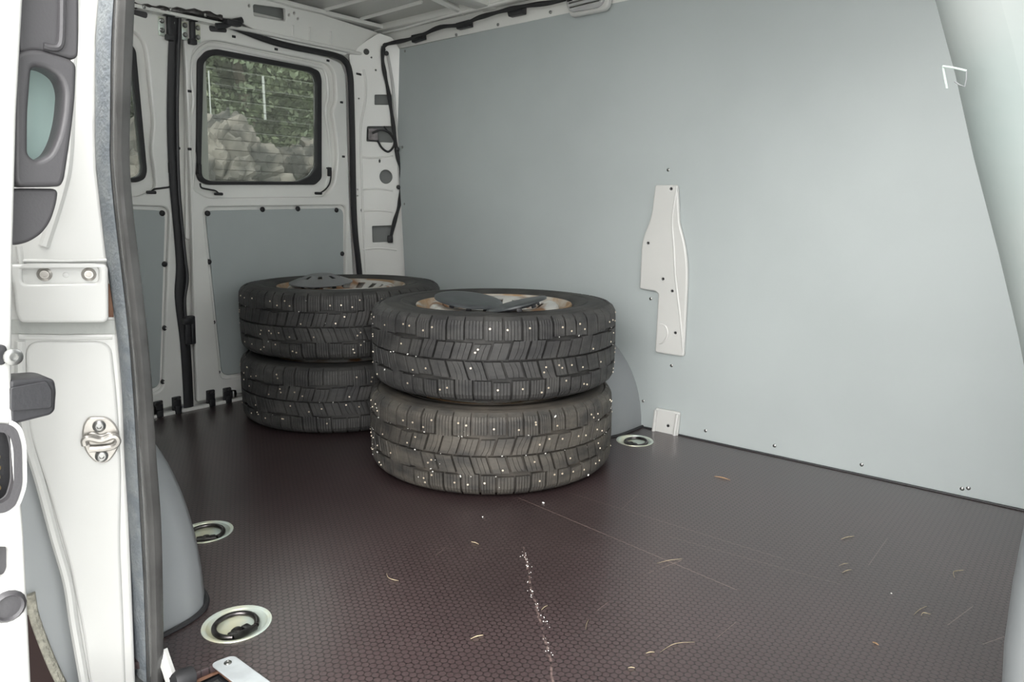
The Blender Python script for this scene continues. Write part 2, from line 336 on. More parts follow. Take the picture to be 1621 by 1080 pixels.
# ---- rear frame: header, door posts, corner post, sill
wb = empty('wall_back', (0, 0, 0), 'white steel rear frame of the van around the double rear doors', 'rear frame', kind='structure')
hd = loc2('H', [(-2.317,0.9248,1.3887),(-2.3113,1.2583,1.4048),(-2.3134,1.5778,1.3989),(-2.313,1.6884,1.4),(-2.3178,1.956,1.3864),(-2.3332,1.9357,1.3429),(-2.3542,1.8128,1.2837),(-2.3526,1.5013,1.2883),(-2.3411,1.3665,1.3208),(-2.3421,1.2896,1.3178),(-2.3475,0.9285,1.3027)])
hs = rnd(loc2('H', [(-2.3203,1.4179,1.3793),(-2.3167,1.5391,1.3895),(-2.33,1.5481,1.352),(-2.3319,1.425,1.3467)]), .008)
hh = [circ(c, .004, 10) for c in loc2('H', [(-2.3191,1.5756,1.3827),(-2.3225,1.4049,1.3731),(-2.3225,1.557,1.3733),(-2.3243,1.5937,1.3682)])]
plate('header_beam', 'H', hd, [hs] + hh, 0, .02, white_lift, wb, bev=.004)
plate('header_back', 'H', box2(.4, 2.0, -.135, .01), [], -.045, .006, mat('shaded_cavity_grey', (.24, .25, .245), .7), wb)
box('header_top_flange', (-2.36, 1.2, 1.408), (.12, 1.66, .014), white_lift, wb)
for a, b in (((-2.3326,1.5747,1.3448), (-2.3443,1.5807,1.3117)), ((-2.3303,1.6442,1.3511), (-2.3494,1.6546,1.2973)), ((-2.3299,1.7343,1.3524), (-2.3487,1.7456,1.2992))):
    tube('pressed_rib', off([a, b], 'H', .001), .0045, white_lift, wb, sub=1)
obj('header_underside', box_me([((-2.385, 1.2, 1.300), (.10, 1.70, .012))], .004), white_lift, wb)
# surround behind the doors
du = [(1.865 - .0, 0)]
RO = rnd(loc2('R', [(-2.3607,1.0344,1.3542),(-2.3627,1.2797,1.3287),(-2.3634,1.37,1.3189),(-2.3652,1.5097,1.2957),(-2.3654,1.749,1.293),(-2.3665,1.8308,1.2789),(-2.3703,1.8558,1.2296),(-2.3729,1.8625,1.1955),(-2.3907,1.8761,0.9654),(-2.4143,1.8885,0.6586),(-2.4305,1.919,0.4486),(-2.4676,1.9962,-0.034)]) + [(1.93, -.02), (.40, -.02), (.46, 1.25)], .01)
plate('door_surround', 'R', box2(.30, 2.16, -.05, 1.46), [RO], -.012, .02, white_lift, wb, bev=.006)
plate('light_leak_blocker', 'R', box2(.30, 2.16, -.05, 1.46), [rnd(box2(.45, 1.06, .71, 1.265), .05), rnd(box2(1.285, 1.835, .71, 1.265), .05)], -.036, .006, white_lift, wb)  # added sheet that blocks light leaking in round the rear doors
plate('rear_skin', 'R', box2(.30, 2.16, -.05, 1.46), [rnd(box2(.50, 1.125, .735, 1.29), .05), rnd(box2(1.30, 1.925, .735, 1.29), .05)], -.085, .006, white, wb)
# corner post
kp = rnd(loc2('K', [(-2.3625,1.8403,1.2938),(-2.324,1.8909,1.3433),(-2.2919,1.9341,1.3787),(-2.2643,1.98,1.3645),(-2.2463,2.0209,1.2986),(-2.2714,2.0815,0.7886),(-2.3193,2.1456,0.0777),(-2.4602,1.9684,-0.1427),(-2.4302,1.9101,0.396),(-2.4072,1.8797,0.7349),(-2.3854,1.8689,0.9646),(-2.3662,1.8541,1.1937)]), .01)
kh = [rnd(loc2('K', [(-2.323,1.9299,1.1517),(-2.2865,1.9862,1.1551),(-2.29,1.9881,1.1171),(-2.3266,1.9315,1.1139)]), .004), rnd(loc2('K', [(-2.3507,1.91,1.0315),(-2.2949,1.9964,1.0355),(-2.3008,1.9996,0.9721),(-2.3578,1.9103,0.9735)]), .006), circ(loc2('K', [(-2.3286,1.9825,0.8374)])[0], .026, 24, .028),
      rnd(loc2('K', [(-2.3783,1.9439,0.6381),(-2.3331,2.014,0.6407),(-2.3394,2.0174,0.5724),(-2.3835,1.949,0.5704)]), .004), circ(loc2('K', [(-2.3249,1.8964,1.3073)])[0], .011, 18), circ(loc2('K', [(-2.3164,1.9136,1.288)])[0], .003, 10), circ(loc2('K', [(-2.3115,1.93,1.243)])[0], .003, 10),
      circ(loc2('K', [(-2.3365,1.9581,0.8991)])[0], .004, 10, .007), circ(loc2('K', [(-2.3578,1.8789,1.1345)])[0], .003, 8), circ(loc2('K', [(-2.3954,1.8883,0.7853)])[0], .003, 8), circ(loc2('K', [(-2.3979,1.8893,0.7602)])[0], .003, 8), circ(loc2('K', [(-2.3955,1.9044,0.7021)])[0], .003, 8, .006),
      rnd(loc2('K', [(-2.3535,1.867,1.2293),(-2.3434,1.8834,1.2258),(-2.3441,1.8837,1.2189),(-2.3542,1.8673,1.2224)]), .001)]
plate('corner_post', 'K', kp, kh, 0, .006, white_lift, wb, bev=.002)
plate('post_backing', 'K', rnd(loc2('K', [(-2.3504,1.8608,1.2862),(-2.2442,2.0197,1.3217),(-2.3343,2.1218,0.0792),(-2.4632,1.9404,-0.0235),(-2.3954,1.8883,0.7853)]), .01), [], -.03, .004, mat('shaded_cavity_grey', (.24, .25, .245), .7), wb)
for seg in ([(-2.3872,1.9011,0.7855),(-2.3512,1.9567,0.789),(-2.3185,2.0091,0.7823)], [(-2.3944,1.9067,0.6996),(-2.3595,1.9606,0.7025),(-2.3266,2.0135,0.6952)], [(-2.3771,1.8917,0.9142),(-2.3504,1.9341,0.9107),(-2.3054,2.0021,0.9228)], [(-2.4086,1.9152,0.5419),(-2.3717,1.9721,0.5465),(-2.3326,2.0348,0.5378)]): tube('pressed_ledge', off(seg, 'K', -.001), .0045, white_lift, wb)
tube('pressed_ridge', off([(-2.3378,1.8889,1.2424),(-2.3371,1.899,1.1967),(-2.3454,1.8998,1.1263),(-2.3642,1.8892,1.0305),(-2.3738,1.893,0.9339),(-2.3858,1.9032,0.7856),(-2.4057,1.9223,0.5287),(-2.4224,1.9491,0.2584)], 'K', -.001), .005, white_lift, wb)
tube('edge_lip', off([(-2.2817,1.9643,1.3058),(-2.2816,1.9893,1.179),(-2.2912,2.0117,0.9873),(-2.3011,2.0351,0.7878)], 'K', .004), .006, white, wb)
plate('lamp_socket', 'K', rnd(loc2('K', [(-2.3487,1.9145,1.0245),(-2.3284,1.946,1.0259),(-2.3303,1.9524,0.9776),(-2.3532,1.9164,0.9786)]), .004), [], -.012, .02, darksteel, wb)
plate('hole_shade_disc', 'K', circ(loc2('K', [(-2.3249,1.8964,1.3073)])[0], .011, 18), [], .0012, .002, dark, wb, bev=.0004)  # dark disc over the post hole, standing in for its inner shade
box('outer_skin', (-1.20, 2.14, .68), (2.75, .006, 1.50), white, wb)
box('rear_floor_edge', (-2.52, 1.2, -.03), (.14, 1.86, .02), white, wb)
box('door_sill', (-2.462, 1.2, .004), (.03, 1.66, .014), white_lift, wb, bev=.004)
# wall behind the near side
wlf = empty('wall_left', (0, 0, 0), 'near side wall of the van behind the sliding door pillar', 'wall panel', kind='structure')
box('liner_board', (-1.81, .385, .66), (1.34, .008, 1.34), grey, wlf)
box('outer_skin', (-1.86, .262, .55), (1.36, .006, 1.60), white, wlf)
box('door_header', (-.45, .36, 1.39), (1.20, .10, .12), white, wlf, bev=.01)
wf = empty('wall_front', (0, 0, 0), 'unseen bulkhead towards the cab, with an opening added to let light in', 'bulkhead', kind='structure')
plate('bulkhead_sheet', frX(.135), box2(.36, 2.05, -.02, 1.41), [rnd(box2(.85, 1.52, .85, 1.27), .06)], 0, .012, grey, wf)  # opening added so outside light reaches the rear doors

# ---- wheel arches
def arch(name, ywall, sgn, label):
    V = []; F = []; na = 32
    prof = [(.0, .405), (.10, .402), (.16, .392), (.195, .372), (.217, .335), (.228, .27), (.234, .15), (.236, 0.0)]
    cx, cz = -1.548, -.02
    for d, r in prof:
        for k in range(na + 1):
            a = math.pi * k / na
            c, s = math.cos(a), math.sin(a)
            q = 2.0 / 2.4
            V.append((cx + r * math.copysign(abs(c) ** q, c), ywall + sgn * d, cz + max(r * abs(s) ** q * .93, 0)))
    for i in range(len(prof) - 1):
        for k in range(na): F.append((i * (na + 1) + k, i * (na + 1) + k + 1, (i + 1) * (na + 1) + k + 1, (i + 1) * (na + 1) + k))
    o = obj(name, poly_me(V, F), greyarch); tag(o, label, 'wheel arch')
    e = [(v[0] * 1.0, v[1], .002) for v in V[::na + 1]]
    t_ = tube_me([(p[0] + .004, p[1], p[2]) for p in e], .005); f_ = obj('foot_seal', t_, rub); f_.parent = o
    return o
arch('wheel_arch', .36, 1, 'smooth grey wheel arch cover on the near side behind the door seal')
arch('wheel_arch', 2.045, -1, 'grey wheel arch cover behind the front tyre stack at the far wall')

# ---- rear doors (setting)
DW = [(-2.374,1.245,1.1821),(-2.3714,1.2762,1.2162),(-2.3705,1.3093,1.2275),(-2.3707,1.6793,1.2245),(-2.3713,1.7156,1.2164),(-2.3735,1.7271,1.1889),(-2.4017,1.7296,0.8221),(-2.4036,1.7007,0.7972),(-2.4047,1.2626,0.7835),(-2.4038,1.2363,0.7952),(-2.4019,1.2284,0.8198)]
def rear_door(name, flip, label):
    r = empty(name, (0, 0, 0), label, 'door', kind='structure')
    cen = 1.182
    def f2(pts): return [(2 * cen - p[0], p[1]) for p in pts][::-1] if flip else list(pts)
    def fw(pts): return [(2 * (cen - .035) - p[0], p[1]) for p in pts][::-1] if flip else list(pts)
    def fl2(pts): return [(2 * (cen + .002) - p[0], p[1]) for p in pts][::-1] if flip else list(pts)
    def f3(p):
        if not flip: return Vector(p)
        q = FR['R'].inverted() @ Vector(p); q.x = 2 * cen - q.x; return FR['R'] @ q
    outer = rnd(loc2('R', [(-2.3651,1.195,1.2972),(-2.3651,1.3694,1.2971),(-2.3665,1.5095,1.2791),(-2.3672,1.7492,1.2707),(-2.3682,1.8104,1.2575),(-2.3711,1.8318,1.2193),(-2.3908,1.8451,0.9631),(-2.4143,1.8629,0.6587),(-2.4386,1.8947,0.3432),(-2.467,1.9537,-0.0264)]) + [(1.88, .022), (1.197, .022), (1.197, .30), (1.200, .8)], .008)
    zone = rnd(loc2('R', [(-2.3751,1.2171,1.1682),(-2.3717,1.2249,1.2117),(-2.3695,1.2598,1.2406),(-2.3685,1.3101,1.2531),(-2.3687,1.4844,1.25),(-2.3689,1.6931,1.2487),(-2.3689,1.7494,1.2483),(-2.3713,1.7815,1.2168),(-2.379,1.7886,1.1165),(-2.3819,1.7684,1.0795),(-2.389,1.7901,0.9876),(-2.3954,1.7972,0.9045),(-2.4029,1.7833,0.807),(-2.4071,1.739,0.7524),(-2.4081,1.2612,0.7391),(-2.4059,1.2069,0.7673),(-2.3964,1.2178,0.891),(-2.3903,1.2057,0.9707)]), .02)
    low = rnd(loc2('R', [(-2.4104,1.2401,0.7092),(-2.4094,1.8429,0.7218)]) + [(1.845, .085), (1.29, .085)], .03)
    plate('inner_frame', 'R', f2(outer), [fw(zone) if flip else f2(zone), fl2(low)], 0, .022, white_lift, r, bev=.006, br=3)
    win = rnd(loc2('R', DW), .012); winc = rnd(loc2('R', [(-2.3745,1.2641,1.1753),(-2.3726,1.2866,1.2003),(-2.3719,1.3199,1.2095),(-2.3721,1.6656,1.2071),(-2.3726,1.6933,1.1999),(-2.3746,1.7046,1.1746),(-2.3983,1.7061,0.8662),(-2.4011,1.6777,0.8295),(-2.4029,1.6216,0.8064),(-2.4037,1.2743,0.7966),(-2.4029,1.25,0.8062),(-2.401,1.2441,0.8309)]), .012)
    big = rnd(box2(1.225, 1.875, .30, 1.27), .02)
    plate('window_panel', 'R', f2(rnd([(1.188, .60), (1.872, .60), (1.872, 1.262), (1.212, 1.262)], .01)), [fw(winc)], -.021, .012, white_lift, r, bev=.003)
    plate('window_seal', 'R', fw(win), [fw(winc)], -.008, .026, rub, r, bev=.004)
    g = plate('window_glass', 'R', fw(rnd(box2(1.235, 1.87, .745, 1.262), .02)), [], -.0335, .004, GLASS, r, bev=.001)
    # heater wires printed on the glass
    bm = []
    for i in range(13):
        z = .805 + i * .034; bm.append(((fw([(1.55, z)])[0][0], z, -.0330), (.49, .0012, .0006)))
    h = obj('heater_wires', box_me(bm, 0, FR['R']), rub, g); h['kind'] = 'stuff'
    plate('lower_backing', 'R', f2(rnd(box2(1.23, 1.875, .03, .735), .02)), [], -.016, .006, white_lift, r)
    li = loc2('R', [(-2.4114,1.2531,0.6965),(-2.4104,1.8306,0.7092)])
    plate('lining_board', 'R', fl2(rnd([li[0], li[1], (1.84, .10), (1.298, .10)][::-1], .03)), [], -.006, .008, grey, r, bev=.001)
    for p in [(-2.412,1.2596,0.688),(-2.4109,1.4692,0.7021),(-2.4107,1.6186,0.7053),(-2.411,1.7967,0.7015),(-2.4249,1.259,0.5208),(-2.4416,1.2664,0.3043),(-2.4559,1.2801,0.1176),(-2.4245,1.827,0.5265)] + [(-2.458, 1.5, .10), (-2.458, 1.7, .10), (-2.44, 1.84, .25)]:
        q = f3(p); disc_at('push_pin', 'R', q, .0095, .006, rub, r, w=-.006)
    for p in [(-2.3818,1.2076,1.0805),(-2.3959,1.2009,0.898),(-2.3668,1.3666,1.2748),(-2.3792,1.8109,1.1144),(-2.3949,1.8229,0.9109),(-2.3682,1.7465,1.2568),(-2.3679,1.5268,1.2611)]:
        q = FR['R'].inverted() @ f3(p); box('plug', (q.x, q.y, .0008), (.013, .008, .003), rub, r, bev=.001, fr='R')
    # pressed beads round the window
    tube('pressed_bead', off([f3(p) for p in [(-2.4059,1.2156,0.7675),(-2.3979,1.2258,0.8711),(-2.3925,1.2153,0.9414),(-2.3886,1.2171,0.9917),(-2.3839,1.2299,1.0526),(-2.378,1.2241,1.1304),(-2.3737,1.2345,1.1863),(-2.3706,1.2679,1.2265),(-2.3694,1.3208,1.2412),(-2.3697,1.509,1.2373),(-2.37,1.6931,1.2332),(-2.371,1.7468,1.2209),(-2.3775,1.762,1.1365),(-2.382,1.7509,1.0776),(-2.3891,1.7664,0.9857),(-2.3973,1.7765,0.8793),(-2.4048,1.7536,0.7818)]], 'R', -.0215), .0075, white_lift, r)
    # wires to the window heater
    for pp in ([(-2.3985,1.7411,0.8632),(-2.3988,1.7588,0.8592),(-2.4003,1.762,0.8401),(-2.4029,1.7563,0.8062),(-2.4048,1.7358,0.7814),(-2.406,1.7096,0.7663)], [(-2.4043,1.2317,0.7888),(-2.4054,1.2356,0.7743),(-2.4058,1.2622,0.7688),(-2.4061,1.2847,0.7651),(-2.4067,1.2959,0.7569)]):
        tube('heater_lead', off([f3(p) for p in pp], 'R', .004), .003, rub, r)
    for p in [(-2.406,1.7038,0.7661),(-2.4069,1.2958,0.7547)]:
        q = FR['R'].inverted() @ f3(p); box('lead_clip', (q.x, q.y, .004), (.03, .010, .012), rub, r, bev=.003, fr='R')
    for p in [(-2.3996,1.7559,0.8495),(-2.4008,1.231,0.8344)]:
        q = FR['R'].inverted() @ f3(p); box('connector', (q.x, q.y, .002), (.012, .035, .016), rub, r, bev=.003, fr='R')
    # grab slot beside the top catch
    q = loc2('R', [(-2.3654,1.2786,1.2941),(-2.3652,1.3423,1.2961),(-2.3663,1.342,1.2823),(-2.3668,1.2824,1.2755)])
    plate('grab_slot', 'R', f2(rnd(q, .008)), [], .001, .003, trimp, r)
    # catches
    for p, s in ((-2.4624,1.2439,0.0336), 1), ((-2.4626,1.3071,0.0308), 2):
        q = FR['R'].inverted() @ f3(p); c = obj('bottom_catch', box_me([((q.x, q.y, .006), (.030, .052, .012)), ((q.x, q.y - .02, .012), (.022, .03, .02))], .003, FR['R']), blackp, r)
        for dx in (-.008, .008):
            M = FR['R'] @ Matrix.Translation((q.x + dx, q.y + .018, .012)); obj('screw', lathe_me([(.0045, 0), (.0045, .003), (0, .003)], 10, M=M), steel, c)
        if s == 2: obj('roller', lathe_me([(.010, -.012), (.012, 0), (.010, .012)], 12, M=FR['R'] @ Matrix.Translation((q.x + (-.022 if flip else .022), q.y, .012)) @ Matrix.Rotation(R_(90), 4, 'X')), steel, c)
    q = FR['R'].inverted() @ f3((-2.3677,1.2185,1.264))
    c = obj('top_catch', box_me([((q.x, q.y, .010), (.016, .075, .018)), ((q.x - .004, q.y + .036, .016), (.036, .014, .022)), ((q.x - .002, q.y - .032, .012), (.024, .018, .022))], .004, FR['R']), blackp, r)
    for dx in (-.022, .020):
        obj('mounting_plate', box_me([((q.x + dx, q.y - .002, .003), (.020, .055, .005))], .002, FR['R']), zinc, c)
        for dy in (-.014, .014): obj('bolt', lathe_me([(.008, .004), (.008, .008), (.005, .011), (0, .011)], 8, M=FR['R'] @ Matrix.Translation((q.x + dx, q.y + dy, 0))), steel, c)
    return r
def glassmat():
    m = bpy.data.materials.new('tinted_glass'); m.use_nodes = True; n = m.node_tree.nodes; l = m.node_tree.links.new; n.clear()
    o = n.new('ShaderNodeOutputMaterial'); t = n.new('ShaderNodeBsdfTransparent'); t.inputs[0].default_value = (.76, .79, .76, 1)
    g = n.new('ShaderNodeBsdfGlossy'); g.inputs['Roughness'].default_value = .04; f = n.new('ShaderNodeFresnel'); f.inputs[0].default_value = 1.45
    mx = n.new('ShaderNodeMixShader'); l(f.outputs[0], mx.inputs[0]); l(t.outputs[0], mx.inputs[1]); l(g.outputs[0], mx.inputs[2])
    d = n.new('ShaderNodeBsdfDiffuse'); d.inputs[0].default_value = (.5, .51, .46, 1); m2 = n.new('ShaderNodeMixShader'); m2.inputs[0].default_value = .16
    l(mx.outputs[0], m2.inputs[1]); l(d.outputs[0], m2.inputs[2]); l(m2.outputs[0], o.inputs[0]); return m
GLASS = glassmat()
rear_door('door_1', False, 'right-hand white rear door with window and grey lining board')
rear_door('door_2', True, 'left-hand white rear door seen behind the sliding door seal')
# seals round the rear opening (setting trims)
sl = empty('trim_2', (0, 0, 0), 'black rubber seal running round the rear door opening', 'seal', kind='structure')
tube('frame_seal', off([(-2.3643,1.3116,1.3079),(-2.3647,1.3696,1.3031),(-2.366,1.4776,1.286),(-2.3665,1.5857,1.2793),(-2.3665,1.7634,1.2797),(-2.3677,1.8221,1.2638),(-2.371,1.8438,1.2209),(-2.3767,1.8511,1.1472),(-2.3908,1.8605,0.9643),(-2.4143,1.8756,0.6587),(-2.4304,1.9058,0.4494),(-2.4583,1.9579,0.0872)] + [(-2.462, 1.895, .02)], 'R', .008), .0115, rub, sl)
tube('centre_seal', off([(-2.3644,1.1692,1.307),(-2.3699,1.1623,1.2352),(-2.3787,1.1535,1.1207),(-2.3899,1.1454,0.975),(-2.4029,1.1446,0.8062),(-2.414,1.1514,0.6629),(-2.4253,1.1563,0.5152),(-2.4336,1.1477,0.4079),(-2.4456,1.1592,0.2518),(-2.4562,1.163,0.1146),(-2.4648,1.1634,0.0028)], 'R', .004), .0155, rub, sl, scale=(1.15, .5))
obj('centre_seal_lip', tube_me(off([(-2.3642,1.1773,1.3086),(-2.3786,1.1637,1.1221),(-2.3898,1.1557,0.976),(-2.406,1.1534,0.7659),(-2.4221,1.1644,0.5575),(-2.4287,1.1698,0.4713),(-2.4353,1.1577,0.3851),(-2.4465,1.1655,0.2397)], 'R', .014), .006), blackp, sl)
hx = empty('door_bolt', (-2.4423,1.1698,0.2953), 'black latch on the joint between the rear doors low down', 'latch')
qq = FR['R'].inverted() @ Vector((-2.4424,1.1697,0.293))
obj('latch_body', box_me([((qq.x, qq.y, .02), (.034, .10, .02)), ((qq.x - .012, qq.y + .035, .03), (.03, .022, .02)), ((qq.x + .003, qq.y - .01, .034), (.012, .07, .012))], .004, FR['R']), blackp, hx)
dc = empty('door_check', (-2.3632,1.3792,1.3226), 'black door check lever under the rear roof header', 'lever')
tube('lever_arm', off([(-2.3657,1.285,1.2894),(-2.3652,1.3113,1.2962),(-2.364,1.3405,1.3114),(-2.3629,1.3792,1.3266)], 'R', .035), .010, blackp, dc, scale=(1, .6))
obj('lever_bracket', box_me([((*loc2('R', [(-2.3642,1.3404,1.3095)])[0], .03), (.05, .018, .05))], .004, FR['R']), blackp, dc)
lk = empty('roof_latch_rail', (-2.3428,1.1656,1.3159), 'dark latch mechanism strip under the header above the door joint', 'latch')
tube('latch_rail', off([(-2.3476,1.0336,1.3023),(-2.3462,1.0889,1.3063),(-2.3434,1.1658,1.3142),(-2.3405,1.2466,1.3224),(-2.3414,1.311,1.3199)], 'H', .004), lambda t: .008 + .003 * math.sin(t * 40), darksteel, lk, scale=(1, .8))
for p in [(-2.3469,1.061,1.3043),(-2.3438,1.1422,1.3131),(-2.3421,1.2513,1.3179)]: disc_at('bolt', 'H', p, .006, .006, steel, lk, w=.010)

# ---- cable harness
ch = empty('cable_harness', (-2.2896,1.9491,1.3207), 'black taped cable harness along the roof edge and down the corner post', 'cable')
tube('upper_run', off([(-2.29,1.9493,1.3161),(-2.2874,1.9507,1.33),(-2.2771,1.9647,1.3403)], 'K', .014) + [(-2.1755,1.975,1.3444),(-2.0982,1.975,1.3494),(-1.9971,1.975,1.3634),(-1.8854,1.975,1.3554),(-1.8061,1.975,1.3663),(-1.6929,1.975,1.3709),(-1.5994,1.975,1.3706),(-1.4646,1.975,1.3625),(-1.3511,1.975,1.3727)], lambda t: .0075 + .0012 * math.sin(t * 60), rub, ch)
q_ = FR['K'].inverted() @ Vector((-2.3439,2.0078,0.5857)); box('connector', (q_.x, q_.y, .012), (.022, .03, .018), rub, ch, bev=.004, fr='K')
tube('lower_run', off([(-2.2887,1.9487,1.3298),(-2.2946,1.9489,1.2815),(-2.2947,1.9598,1.2242),(-2.2933,1.9757,1.1545),(-2.2943,1.9904,1.0716),(-2.2956,2.0026,0.9992),(-2.2966,2.0177,0.9134),(-2.2942,2.0312,0.8637),(-2.3011,2.0351,0.7878),(-2.3112,2.0319,0.7237),(-2.3271,2.0197,0.6589),(-2.3444,2.0081,0.5804)], 'K', .012), lambda t: .0075 + .0012 * math.sin(t * 50), rub, ch)
tube('branch', off([(-2.3425,1.9279,1.0058),(-2.3237,1.9547,1.0191),(-2.3068,1.9827,1.0106),(-2.2985,2.0013,0.982),(-2.3022,2.0004,0.9574),(-2.3151,1.9842,0.937),(-2.3274,1.9621,0.951),(-2.3342,1.9459,0.9798)], 'K', .012), .0042, rub, ch)
tube('branch', off([(-2.3155,1.9646,1.034),(-2.31,1.9759,1.02),(-2.3018,1.9915,1.0061)], 'K', .012), .003, rub, ch)
for p in [(-2.2844,1.9601,1.3054),(-2.2948,2.0138,0.948),(-2.3058,2.0258,0.7978)]: disc_at('cable_tie', 'K', p, .009, .008, blackp, ch, w=.014)
for a in ([(-2.1612,1.985,1.3601),(-2.0983,1.985,1.3601),(-2.0954,1.985,1.3373),(-2.1584,1.985,1.3323)], [(-1.9264,1.985,1.3677),(-1.8577,1.985,1.37),(-1.8548,1.985,1.3463),(-1.9203,1.985,1.3453)], [(-1.6846,1.985,1.3756),(-1.6129,1.985,1.3739),(-1.6126,1.985,1.3501),(-1.676,1.985,1.3501)]):
    plate('clip', frame((0, 1.985, 0), (1, 0, 0), (0, 0, 1)), rnd([(p[0], p[2]) for p in a][::-1], .004), [], .006, .022, blackp, ch, bev=.003)
# ---- cargo lamp
lp = empty('interior_lamp', (-1.3417,1.98,1.3374), 'clear cargo lamp in white housing at the top of the grey wall', 'lamp')
fY = frY(1.99)
def l2(pts): return [(p[0], p[2]) for p in pts]
fYf = frame((0, 1.995, 0), (1, 0, 0), (0, 0, 1))
plate('lamp_housing', fYf, rnd(l2([(-1.4378,1.995,1.4037),(-1.4314,1.995,1.3423),(-1.4158,1.995,1.3077),(-1.2882,1.995,1.308),(-1.2728,1.995,1.3236),(-1.2769,1.995,1.3748)])[::-1], .012), [], .020, .022, white, lp, bev=.006, br=3)
lg = bpy.data.materials.new('clear_lens'); lg.use_nodes = True; pg = lg.node_tree.nodes['Principled BSDF']; pg.inputs['Transmission Weight'].default_value = .6; pg.inputs['Roughness'].default_value = .12; pg.inputs['Base Color'].default_value = (.9, .9, .9, 1)
plate('lens', fYf, rnd(l2([(-1.428,1.995,1.4019),(-1.4241,1.995,1.3449),(-1.4087,1.995,1.3179),(-1.3045,1.995,1.3161),(-1.2844,1.995,1.331),(-1.286,1.995,1.3765)])[::-1], .012), [], .034, .016, lg, lp, bev=.006, br=3)
for a in ([(-1.4098,1.995,1.3575),(-1.3641,1.995,1.3573)], [(-1.4094,1.995,1.3443),(-1.2987,1.995,1.3479)], [(-1.4066,1.995,1.3307),(-1.2936,1.995,1.3343)]): tube('lens_rib', [Vector(a[0]) + Vector((0, -.035, 0)), Vector(a[1]) + Vector((0, -.035, 0))], .0025, steel, lp, sub=1)
tube('bulb', [Vector(p) + Vector((0, -.032, 0)) for p in [(-1.4171,1.995,1.3569),(-1.3977,1.995,1.3574)]], .008, darksteel, lp, sub=1)

# ---- pillar beside the sliding door (jamb)
pj = empty('wall_left_pillar', (0, 0, 0), 'white door pillar beside the sliding door', 'pillar', kind='structure'); pj.name = 'trim_3'
jo = loc2('J', [(-1.0821,0.4407,1.0238),(-1.0873,0.427,0.9268),(-1.0911,0.4172,0.8115),(-1.0923,0.414,0.7526),(-1.0919,0.4151,0.6925),(-1.0912,0.417,0.6044),(-1.0898,0.4204,0.5224),(-1.0899,0.4202,0.4382),(-1.0915,0.4162,0.3425),(-1.0927,0.4129,0.2337),(-1.0946,0.408,0.1113),(-1.0969,0.4021,-0.0262),(-1.0978,0.3998,-0.0806),(-1.1176,0.3483,-0.0602),(-1.1194,0.3435,0.0164),(-1.1211,0.3392,0.0959),(-1.1219,0.3371,0.1624),(-1.1252,0.3284,0.2339),(-1.1289,0.3188,0.3222),(-1.1315,0.312,0.3884),(-1.1331,0.3079,0.4345),(-1.1563,0.2477,0.4773),(-1.1413,0.2866,0.9975)])
plate('pillar_sheet', 'J', jo, [], 0, .03, white, pj, bev=.004, br=2)
tube('pressed_rib', off([(-1.1317,0.3117,0.5227),(-1.1336,0.3068,0.4526),(-1.1336,0.3066,0.3893),(-1.1303,0.3153,0.3229),(-1.1266,0.3249,0.2347),(-1.1233,0.3335,0.1634),(-1.1225,0.3355,0.097),(-1.1212,0.339,0.018),(-1.1199,0.3422,-0.0578)], 'J', .001), lambda t: .0065, white, pj)
tube('pressed_rib', off([(-1.1278,0.3218,0.6506),(-1.1278,0.3218,0.6211),(-1.1276,0.3223,0.5827),(-1.1274,0.3227,0.5567)], 'J', .001), .004, white, pj)
tube('upper_fold', off([(-1.0933,0.4114,1.0034),(-1.0994,0.3956,0.8752),(-1.1036,0.3847,0.7765),(-1.1078,0.3738,0.7261),(-1.1176,0.3483,0.6501)], 'J', -.002), .007, white, pj)
tube('lower_edge', off([(-1.132,0.3109,0.5289),(-1.1137,0.3583,0.524),(-1.0922,0.4143,0.5202)], 'J', -.001), .0045, white, pj, sub=1)
tube('upper_edge', off([(-1.1289,0.3187,0.6313),(-1.1104,0.3671,0.6291),(-1.0913,0.4167,0.6294)], 'J', .001), .003, white, pj, sub=1)
plate('lower_pressing', 'J', rnd(loc2('J', [(-1.1296,0.317,0.5223),(-1.0929,0.4123,0.5139),(-1.0928,0.4128,0.4202),(-1.0938,0.4102,0.324),(-1.0977,0.3999,0.2064),(-1.1,0.394,0.0628),(-1.1024,0.3879,-0.0648),(-1.1173,0.3491,-0.0497),(-1.1187,0.3453,0.0681),(-1.1213,0.3387,0.1819),(-1.1274,0.3228,0.3119),(-1.1325,0.3094,0.398)]), .02), [], .004, .01, white, pj, bev=.004, br=3)
cv = empty('hinge_cover', (-1.1116,0.3637,0.5891), 'white cover plate with two torx bolts above the ledge of the pillar', 'cover plate')
plate('cover_sheet', 'J', rnd(loc2('J', [(-1.1326,0.3093,0.6283),(-1.0925,0.4135,0.625),(-1.0913,0.4167,0.6196),(-1.0931,0.412,0.5487),(-1.0949,0.4072,0.5436),(-1.1302,0.3155,0.5503),(-1.1313,0.3125,0.5617),(-1.1312,0.3129,0.596)]), .008), [rnd(loc2('J', [(-1.1266,0.3247,0.6244),(-1.0954,0.406,0.6217),(-1.096,0.4043,0.5996),(-1.1274,0.3227,0.6015)]), .006)], .022, .016, white, cv, bev=.004, br=3)
plate('cover_recess', 'J', rnd(loc2('J', [(-1.1286,0.3196,0.6263),(-1.0942,0.409,0.6234),(-1.095,0.4069,0.5959),(-1.1295,0.3173,0.6)]), .006), [], .016, .008, white, cv)
for p in [(-1.1183,0.3465,0.6134),(-1.0998,0.3944,0.6115)]:
    q = FR['J'].inverted() @ Vector(p)
    obj('torx_bolt', lathe_me([(.0092, .015), (.0092, .017), (.0062, .0185), (.0055, .0205), (.0036, .0205), (.0036, .0165), (0, .0165)], 18, M=FR['J'] @ Matrix.Translation((q.x, q.y, 0))), nickel, cv)
